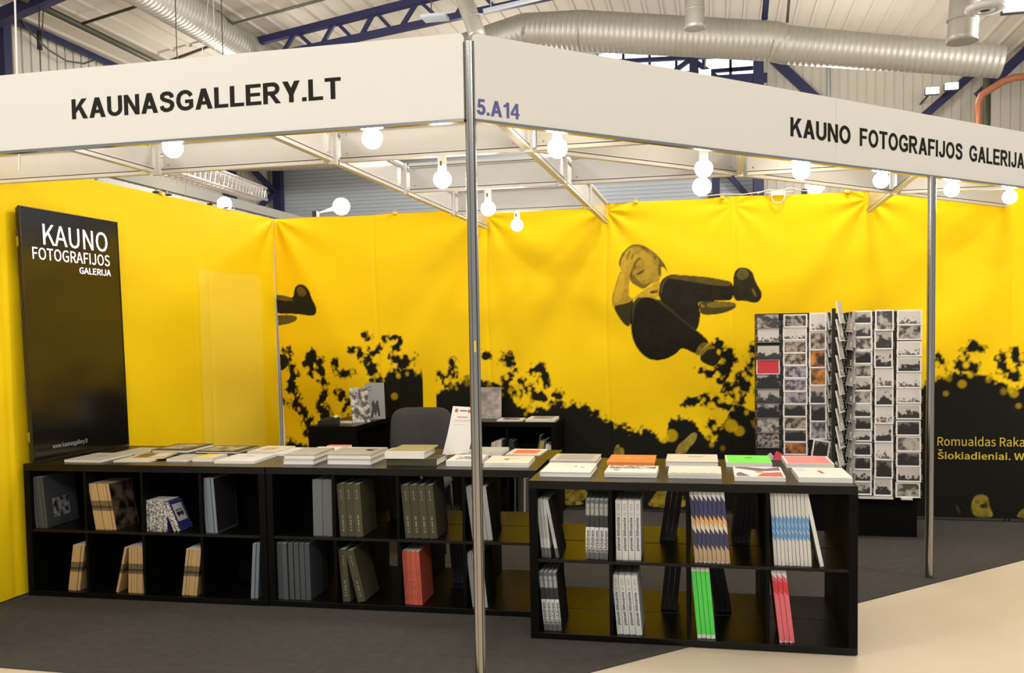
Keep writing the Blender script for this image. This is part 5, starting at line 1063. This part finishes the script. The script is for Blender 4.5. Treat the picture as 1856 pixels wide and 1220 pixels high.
# a few bright leaflets and cards at the rack foot
lf = MB().box(0, .06, 0, .004, 0, .06).build('leaflet', P_rd); lf.matrix_world = Matrix.Translation((.365, YR-.05, .558)) @ Matrix.Rotation(.5, 4, 'Y') @ Matrix.Rotation(-.3, 4, 'X'); tag(lf, 'red leaflet tucked at the foot of the leftmost card column', 'leaflet')
lf = MB().box(0, .09, 0, .004, 0, .07).build('leaflet', K_gw); lf.matrix_world = Matrix.Translation((.30, YR-.06, .555)) @ Matrix.Rotation(.9, 4, 'Y') @ Matrix.Rotation(-.3, 4, 'X'); tag(lf, 'pale grey leaflet lying beside the red leaflet at the rack foot', 'leaflet')
# ---------------------------------------------------------------- the hall around the booth
def ridge(x): return 7.7-.16*abs(x+1.0)
def prof_strip(name, pts, ex, m_, tag_=True):
    """extrude a profile of points along the vector ex"""
    m = MB(); n_ = len(pts); m.add([tuple(p_) for p_ in pts]+[tuple(Vector(p_)+Vector(ex)) for p_ in pts], [(i, i+1, n_+i+1, n_+i) for i in range(n_-1)])
    o = m.build(name, m_); 
    if tag_: tag(o, kind='structure')
    return o
pts = []; x = -10.3
while x < 9.0:
    for dx, dz in ((0, 0), (.255, 0), (.265, -.035), (.300, -.035)): pts.append((x+dx, -2, ridge(x+dx)+dz))
    x += .31
prof_strip('ceiling', pts, (0, 22.2, 0), M_deckr)
pts = []; x = -10.3
while x < 9.0:
    for dx, dy in ((0, 0), (.135, 0), (.145, .018), (.17, .018)): pts.append((x+dx, 19.97+dy, 5.75))
    x += .18
# upper back wall, left of, below and right of the window band
def wall_part(name, xa, xb, z0, z1, m_=None):
    P_ = [(max(xa, min(xb, p_[0])), p_[1], z0) for p_ in pts if xa-.3 < p_[0] < xb+.3]
    prof_strip(name, P_, (0, 0, z1-z0), m_ or M_hall)
wall_part('wall_back_upper', -10.3, -3.1, 5.75, 8.0); wall_part('wall_back_upper', -3.1, .85, 5.75, 6.35); wall_part('wall_back_upper', .85, 9.0, 3.4, 8.0)
pz = []; z = -.02
while z < 5.75:
    for dz, dy in ((0, 0), (.055, 0), (.062, .018), (.078, .018)): pz.append((-10.3, 20+dy, min(5.75, z+dz)))
    z += .085
prof_strip('wall_back_lower', pz, (19.3, 0, 0), M_hallb)
pts2 = []; y = -2.
while y < 20.2:
    for dy, dx in ((0, 0), (.14, 0), (.15, -.02), (.18, -.02), (.185, 0)): pts2.append((-10.3+dx, y+dy, 0))
    y += .19
prof_strip('wall_left_hall', pts2, (0, 0, 6.35), M_hall)
# window band with dark glazing bars
wn = empty('window_1', (-3.1, 20.05, 6.35)); tag(wn, kind='structure')
for i in range(7):
    MB().box(i*.565+.03, i*.565+.535, 0, .02, .0, 1.25).build('pane', M_win, wn)
MB().box(0, 3.95, -.04, .03, 1.25, 1.35).box(0, 3.95, -.04, .03, -.06, .0).build('window_frame', M_steelblue, wn)
for i in range(8): MB().box(i*.565-.02, i*.565+.03, -.05, .03, 0, 1.25).build('mullion', M_steelblue, wn)
MB().box(0, 3.95, -.05, .03, .52, .60).build('transom', M_steelblue, wn)
def steel(name, segs, label, cat='truss', w_=.16, m_=M_steelblue, parts=None):
    """segs: [(part name, P, Q, width)] each a part of its own"""
    e = empty(name, segs[0][1]); tag(e, label, cat); o_ = Vector(segs[0][1])
    for nm, P_, Q_, wd in segs: MB().beam(Vector(P_)-o_, Vector(Q_)-o_, wd, wd).build(nm, m_, e)
    return e
# truss in the upper left
Yt = 14.; tc = lambda x: 6.29+.142*(x+7.7); bc = lambda x: 6.19+.112*(x+6.1)
segs = [('top_chord', (-7.75, Yt, tc(-7.75)), (-1.0, Yt, tc(-1.0)), .11), ('bottom_chord', (-7.6, Yt, bc(-7.6)), (-1.0, Yt, bc(-1.0)), .10)]
for xa, xb in ((-6.98, -6.62), (-6.28, -5.93), (-5.6, -5.25), (-4.92, -4.45), (-4.0, -3.55)):
    segs += [('web_member', (xa, Yt, bc(xa)), ((xa+xb)/2+.06, Yt, tc((xa+xb)/2)), .06), ('web_member', ((xa+xb)/2+.10, Yt, tc((xa+xb)/2)), (xb+.22, Yt, bc(xb)), .055)]
steel('roof_truss', segs, 'dark blue roof truss above the left fascia')
steel('eaves_beam', [('beam', (-10.12, 11.5, 6.33), (-10.12, 19.9, 6.24), .085), ('beam', (-10.12, 11.5, 6.17), (-10.12, 19.9, 6.08), .085)], 'pair of dark blue beams along the top of the left hall wall', 'beam')
steel('cross_beam', [('beam', (-9.95, 11.0, 5.90), (-8.1, 11.0, 6.37), .17)], 'dark blue beam crossing the top left corner', 'beam')
steel('hall_column', [('column', (-10.06, 11.4, 0), (-10.06, 11.4, 6.2), .15)], 'dark blue steel column at the left picture edge', 'column')
steel('hall_column', [('column', (-10.05, 19.75, 0), (-10.05, 19.75, 6.1), .19), ('brace', (-10.15, 18.55, 5.25), (-10.1, 19.7, 4.80), .10), ('brace', (-10.15, 18.4, 4.05), (-10.1, 19.7, 4.80), .10), ('column', (-10.15, 17.75, 0), (-10.15, 17.75, 6.1), .20)], 'blue braced column pair beyond the left end of the back wall', 'column')
steel('hall_column', [('column', (-.02, 19.8, 0), (-.02, 19.8, 6.5), .16), ('brace', (.10, 19.8, 4.85), (.72, 19.8, 4.10), .11), ('column', (.80, 19.8, 0), (.80, 19.8, 6.6), .13)], 'blue braced columns seen through the gap above the jumping figure', 'column')
steel('wall_brace', [('brace', (1.14, 19.7, 6.98), (2.32, 19.7, 5.75), .17)], 'dark blue diagonal brace under the duct, left of the flood lamps', 'brace')
steel('wall_brace', [('brace', (5.0, 19.7, 6.45), (3.55, 19.7, 5.20), .15)], 'dark blue diagonal brace beside the flood lamps', 'brace')
steel('wall_brace', [('brace', (6.4, 19.0, 7.25), (4.85, 19.0, 5.78), .18)], 'dark blue diagonal brace at the far right above the copper pipe', 'brace')
steel('window_truss', [('chord', (-3.3, 19.3, 6.62), (1.0, 19.3, 6.50), .16), ('chord', (-3.3, 19.3, 7.1), (1.0, 19.3, 6.98), .08), ('web_member', (-2.9, 19.3, 6.62), (-2.55, 19.3, 7.1), .10), ('web_member', (-2.2, 19.3, 6.6), (-1.9, 19.3, 7.05), .10), ('web_member', (-1.9, 19.3, 7.05), (-1.6, 19.3, 6.6), .08), ('web_member', (-1.1, 19.3, 6.6), (-.5, 19.3, 7.0), .09), ('web_member', (-.5, 19.3, 7.0), (.1, 19.3, 6.5), .09), ('post', (-.45, 19.3, 6.0), (-.45, 19.3, 7.2), .18), ('post', (.83, 19.3, 0), (.83, 19.3, 7.3), .20), ('web_member', (.1, 19.3, 6.5), (.8, 19.3, 6.1), .12)], 'dark truss crossing the bright window band')
steel('ceiling_beam', [('beam', (.55, 9.3, 6.05-.0), (3.18, 9.3, 5.10), .13)], 'dark blue beam along the top edge at upper right', 'beam')
for x0_, z0_, x1_, z1_, l in ((1.03, 7.9, .92, 6.6, 'thin dark rod hanging left of the duct bend at upper right'), (1.50, 7.9, 1.30, 6.6, 'thinner dark rod hanging right of the other rod')):
    pass
def pipe(name, P_, r_, m_, label, cat='pipe', n_=12):
    o = MB().tube(P_, r_, n_).build(name, m_); tag(o, label, cat); return o
pipe('hanging_rod', [(.82, 15, 7.25), (.74, 15, 6.28)], .05, M_steelblue, 'thick dark rod hanging above the duct bend', 'rod')
pipe('hanging_rod', [(1.16, 15, 7.2), (1.08, 15, 6.2)], .022, M_pipeg, 'thin dark rod hanging above the duct, right of the thick one', 'rod')
# ducts
def duct(P_, r_, label, ribs=.085, n_=28):
    """round sheet duct; fine raised seams every 'ribs' metres"""
    e = empty('air_duct', P_[0]); tag(e, label, 'duct'); o_ = Vector(P_[0]); pts_ = [Vector(p_)-o_ for p_ in P_]
    m = MB(); path = []; rad = []
    rr = r_ if isinstance(r_, (list, tuple)) else [r_]*len(P_)
    for i in range(len(pts_)-1):
        a, b = pts_[i], pts_[i+1]; L = (b-a).length; k = max(1, int(L/ribs))
        for j in range(k):
            for f_, bump in ((0, 0), (.84, 0), (.90, .0028), (.97, .0028)):
                t = (j+f_)/k; path.append(a.lerp(b, t)); rad.append(rr[i]*(1-t)+rr[i+1]*t+bump)
    path.append(pts_[-1]); rad.append(rr[-1]); m.tube(path, rad, n_); m.build('duct_shell', M_duct, e)
    return e
duct([(-5.2, 15, 6.02), (-3.1, 15, 6.45), (-2.16, 15, 6.36), (.86, 15, 5.93), (1.05, 15, 5.86), (4.14, 15, 5.35)], [.22, .27, .32, .30, .29, .235], 'large round silver duct running across the upper right')
duct([(-7.62, 9.0, 6.22), (-7.62, 16.5, 6.22)], .27, 'round silver duct running away through the upper left')
duct([(-11.2+1.2, 17.6, 5.22), (-8.1, 17.6, 5.15), (-5.5, 17.6, 5.25)], .28, 'dark round duct below the beams, seen through the gap at left')
def vduct(x, y, z0, z1, r_, label, tilt=0.):
    e = empty('duct_drop', (x, y, z0)); tag(e, label, 'duct')
    MB().tube([(0, 0, 0), (0, 0, .06), (tilt, 0, z1-z0)], [r_*1.06, r_, r_], 20).build('pipe_shell', M_duct, e)
    MB().tube([(0, 0, .26), (0, 0, .28)], r_*1.05, 20).build('collar', M_duct, e)
vduct(-3.14, 12, 5.42, 7.2, .115, 'short vertical duct directly above the corner pole', -.62)
vduct(-.30, 13.5, 5.75, 7.3, .14, 'short vertical duct hanging at the top centre')
vduct(2.88, 12, 4.84, 7.0, .17, 'vertical duct dropping at the upper right in front of the large duct', .12)
e = empty('air_diffuser', (2.92, 11.2, 4.97)); tag(e, 'round white air diffuser at the upper right edge', 'diffuser')
MB().lathe([(.05, -.03), (.10, -.03), (.11, .0), (.05, .0)], 24).build('inner_ring', M_white, e); MB().lathe([(.13, -.03), (.20, -.03), (.21, .02), (.14, .02), (.13, -.03)], 24).build('outer_ring', M_white, e); MB().tube([(0, 0, 0), (0, 0, 1.8)], .04, 10).build('stem', M_white, e)
def flood(x, y, z, label, s_=1., tilt=0.):
    e = empty('flood_lamp', (x, y, z)); tag(e, label, 'lamp', 'flood lamps high in the hall')
    MB().box(-.14*s_, .14*s_, -.02, .02, -.07*s_, .07*s_).build('lens', M_flood, e); MB().box(-.15*s_, .15*s_, .02, .12, -.08*s_, .08*s_).build('housing', M_blackp, e)
    MB().tube([(0, .10, 0), (0, (20.02-y) if y > 18.7 else .10, .0 if y > 18.7 else 1.65)], .02, 8).build('bracket', M_blackp, e)
flood(4.02, 18.9, 5.92, 'left one of two flood lamps on the hall wall', .8); flood(4.36, 18.9, 5.98, 'right one of two flood lamps on the hall wall', .8)
flood(-.22, 18.6, 6.50, 'flood lamp peeping over the right fascia before the window', .8); flood(3.46, 12, 5.22, 'very bright flood lamp in the top right corner', .9)
pipe('copper_pipe', [(4.75, 18.6, 4.4), (4.75, 18.6, 5.55), (4.80, 18.6, 5.70), (5.15, 18.6, 5.92), (5.35, 18.6, 5.98), (6.4, 18.6, 6.0)], .065, M_copper, 'reddish copper pipe bending at the right edge of the hall wall')
pipe('dark_pipe', [(4.97, 18.9, 4.2), (4.97, 18.9, 6.4)], .07, M_pipeg, 'dark green vertical pipe beside the copper pipe')
pipe('white_downpipe', [(2.24, 19.85, 4.5), (2.24, 19.85, 7.4)], .035, M_hallb, 'thin pale vertical trim on the hall wall right of the brace')
pipe('sprinkler_pipe', [(-9.22, 10.6, 6.12), (-9.36, 18.5, 6.12)], .05, M_pipeg, 'thick dark green pipe running along the left hall roof')
pipe('sprinkler_pipe', [(-9.2, 12.0, 6.14), (-7.2, 12.0, 6.50)], .022, M_pipeg, 'thin dark branch pipe at the top left')
pipe('sprinkler_pipe', [(-9.35, 14.2, 6.18), (-8.0, 14.2, 6.50)], .025, M_pipeg, 'thin dark branch pipe reaching to the left duct')
pipe('sprinkler_pipe', [(-7.56, 13.0, 6.50), (-7.3, 13.0, 6.29), (-5.5, 13.0, 6.56)], .022, M_pipeg, 'thin dark branch pipe right of the left duct')
e = empty('ceiling_panel_lamp', (-3.72, 12, 5.73)); tag(e, 'unlit pale rectangular fitting hanging below the roof truss', 'fitting')
MB().box(-.17, .17, -.12, .12, -.02, .02).build('plate', M_hallb, e); MB().tube([(-.05, 0, .02), (-.05, 0, .7)], .008, 8).build('hanger', M_blackp, e)
pipe('hanging_rope', [(-3.38, 3.9, 2.30), (-3.37, 3.9, 2.80), (-3.36, 3.9, 3.4)], .0045, M_cable, 'white rope rising behind the left fascia near the picture edge', 'rope', 8)
pipe('hanging_wire', [(-3.51, 6.0, 2.48), (-3.52, 6.0, 4.2)], .003, M_wire, 'thin pale wire hanging left of the roof truss', 'wire', 6)
pipe('hanging_wire', [(-3.80, 6.0, 2.48), (-3.50, 6.0, 4.2)], .0022, M_wire, 'thin slanting wire left of the other thin wire', 'wire', 6)
hk = empty('hanging_hook', (-9.12, 11.0, 5.46)); tag(hk, 'small black hoist hook hanging at the top left', 'hook')
MB().tube([(0, 0, 0), (0, 0, .25)], .035, 10).build('hook_block', M_blackp, hk); MB().tube([(0, 0, .25), (.02, 0, .66)], .010, 8).tube([(.05, 0, .25), (.10, 0, .68)], .010, 8).build('chain', M_pipeg, hk); MB().tube([(0, 0, -1.0), (0, 0, 0)], .006, 6).build('cord', M_pipeg, hk)
pipe('sagging_cable', [(-10.05, 11.75, 6.2), (-10.05, 11.98, 6.05), (-10.05, 12.3, 5.92), (-10.05, 12.7, 5.86), (-10.05, 13.1, 5.93), (-10.06, 13.4, 6.08)], .014, M_pipeg, 'dark cable sagging beneath the blue beams at top left', 'cable')
o = MB().beam((-3.0, 11.85, 5.70), (-1.9, 11.85, 5.84), .06, .04).beam((-2.9, 11.85, 5.72), (-2.9, 11.85, 7.3), .01, .01).beam((-2.0, 11.85, 5.83), (-2.0, 11.85, 7.4), .01, .01).build('cable_tray', M_hallb); tag(o, 'pale cable tray under the roof right of the corner pole', 'tray')
# neighbouring stand behind the left wall and silver lighting truss
nb = empty('neighbour_stand', (-4.62, 5.2, 0)); tag(nb, 'white neighbouring stand wall rising behind the left banner', 'stand')
for i in range(5): MB().box(-.01, .01, i*.9+.012, i*.9+.888, .02, 2.70).build('panel', M_white, nb)
for i in range(6): MB().box(-.02, .02, i*.9-.012, i*.9+.012, 0, 2.72).build('post', M_lg, nb)
MB().box(-.03, .03, -.02, 4.52, 2.715, 2.80).build('top_rail', M_lg, nb)
rd = MB().box(0, .03, 0, .22, 0, .30).box(.03, .034, .02, .20, .02, .28).build('red_sign', mat('red_board', (.35, .03, .03), .5)); rd.location = (-4.66, 5.75, 2.66); tag(rd, 'small dark red board above the neighbouring stand', 'sign')
ltp = [Vector((-6.2, 9.4, 3.36)), Vector((-8.05, 15.1, 3.90))]
lt = empty('lighting_truss', ltp[0]); tag(lt, 'silver lighting truss seen above the neighbouring white stand', 'truss')
M_sil = mat('silver_truss', (.75, .72, .70), .3, metal=.6)
ax = (ltp[1]-ltp[0]); L = ax.length; ad = ax.normalized(); sd = ad.cross(Vector((0, 0, 1))).normalized(); ud = sd.cross(ad)
offs = [sd*a+ud*b for a, b in ((-.13, 0), (.13, 0), (.13, .21), (-.13, .21))]
for of in offs: MB().tube([of, ax+of], .019, 8).build('chord', M_sil, lt)
nb_ = 22
for t_ in (.12, .55):
    q_ = ax*t_+Vector((0, 0, .2)); MB().tube([q_, q_+Vector((0, 0, 3.1 if t_ > .5 else 3.9))], .008, 6).build('hanging_cable', M_pipeg, lt)
for fa, fb in ((0, 1), (1, 2), (2, 3), (3, 0)):
    m = MB()
    for i in range(nb_):
        a = ad*(L*i/nb_); b = ad*(L*(i+.5)/nb_); c = ad*(L*(i+1)/nb_); m.tube([a+offs[fa], b+offs[fb]], .009, 6, cap=False); m.tube([b+offs[fb], c+offs[fa]], .009, 6, cap=False)
    tag(m.build('lattice', M_sil, lt), kind='stuff')
# finish: keep labels within sixteen words
for o in bpy.data.objects:
    if 'label' in o and len(o['label'].split()) > 16: print('LONG LABEL', o.name, o['label'])
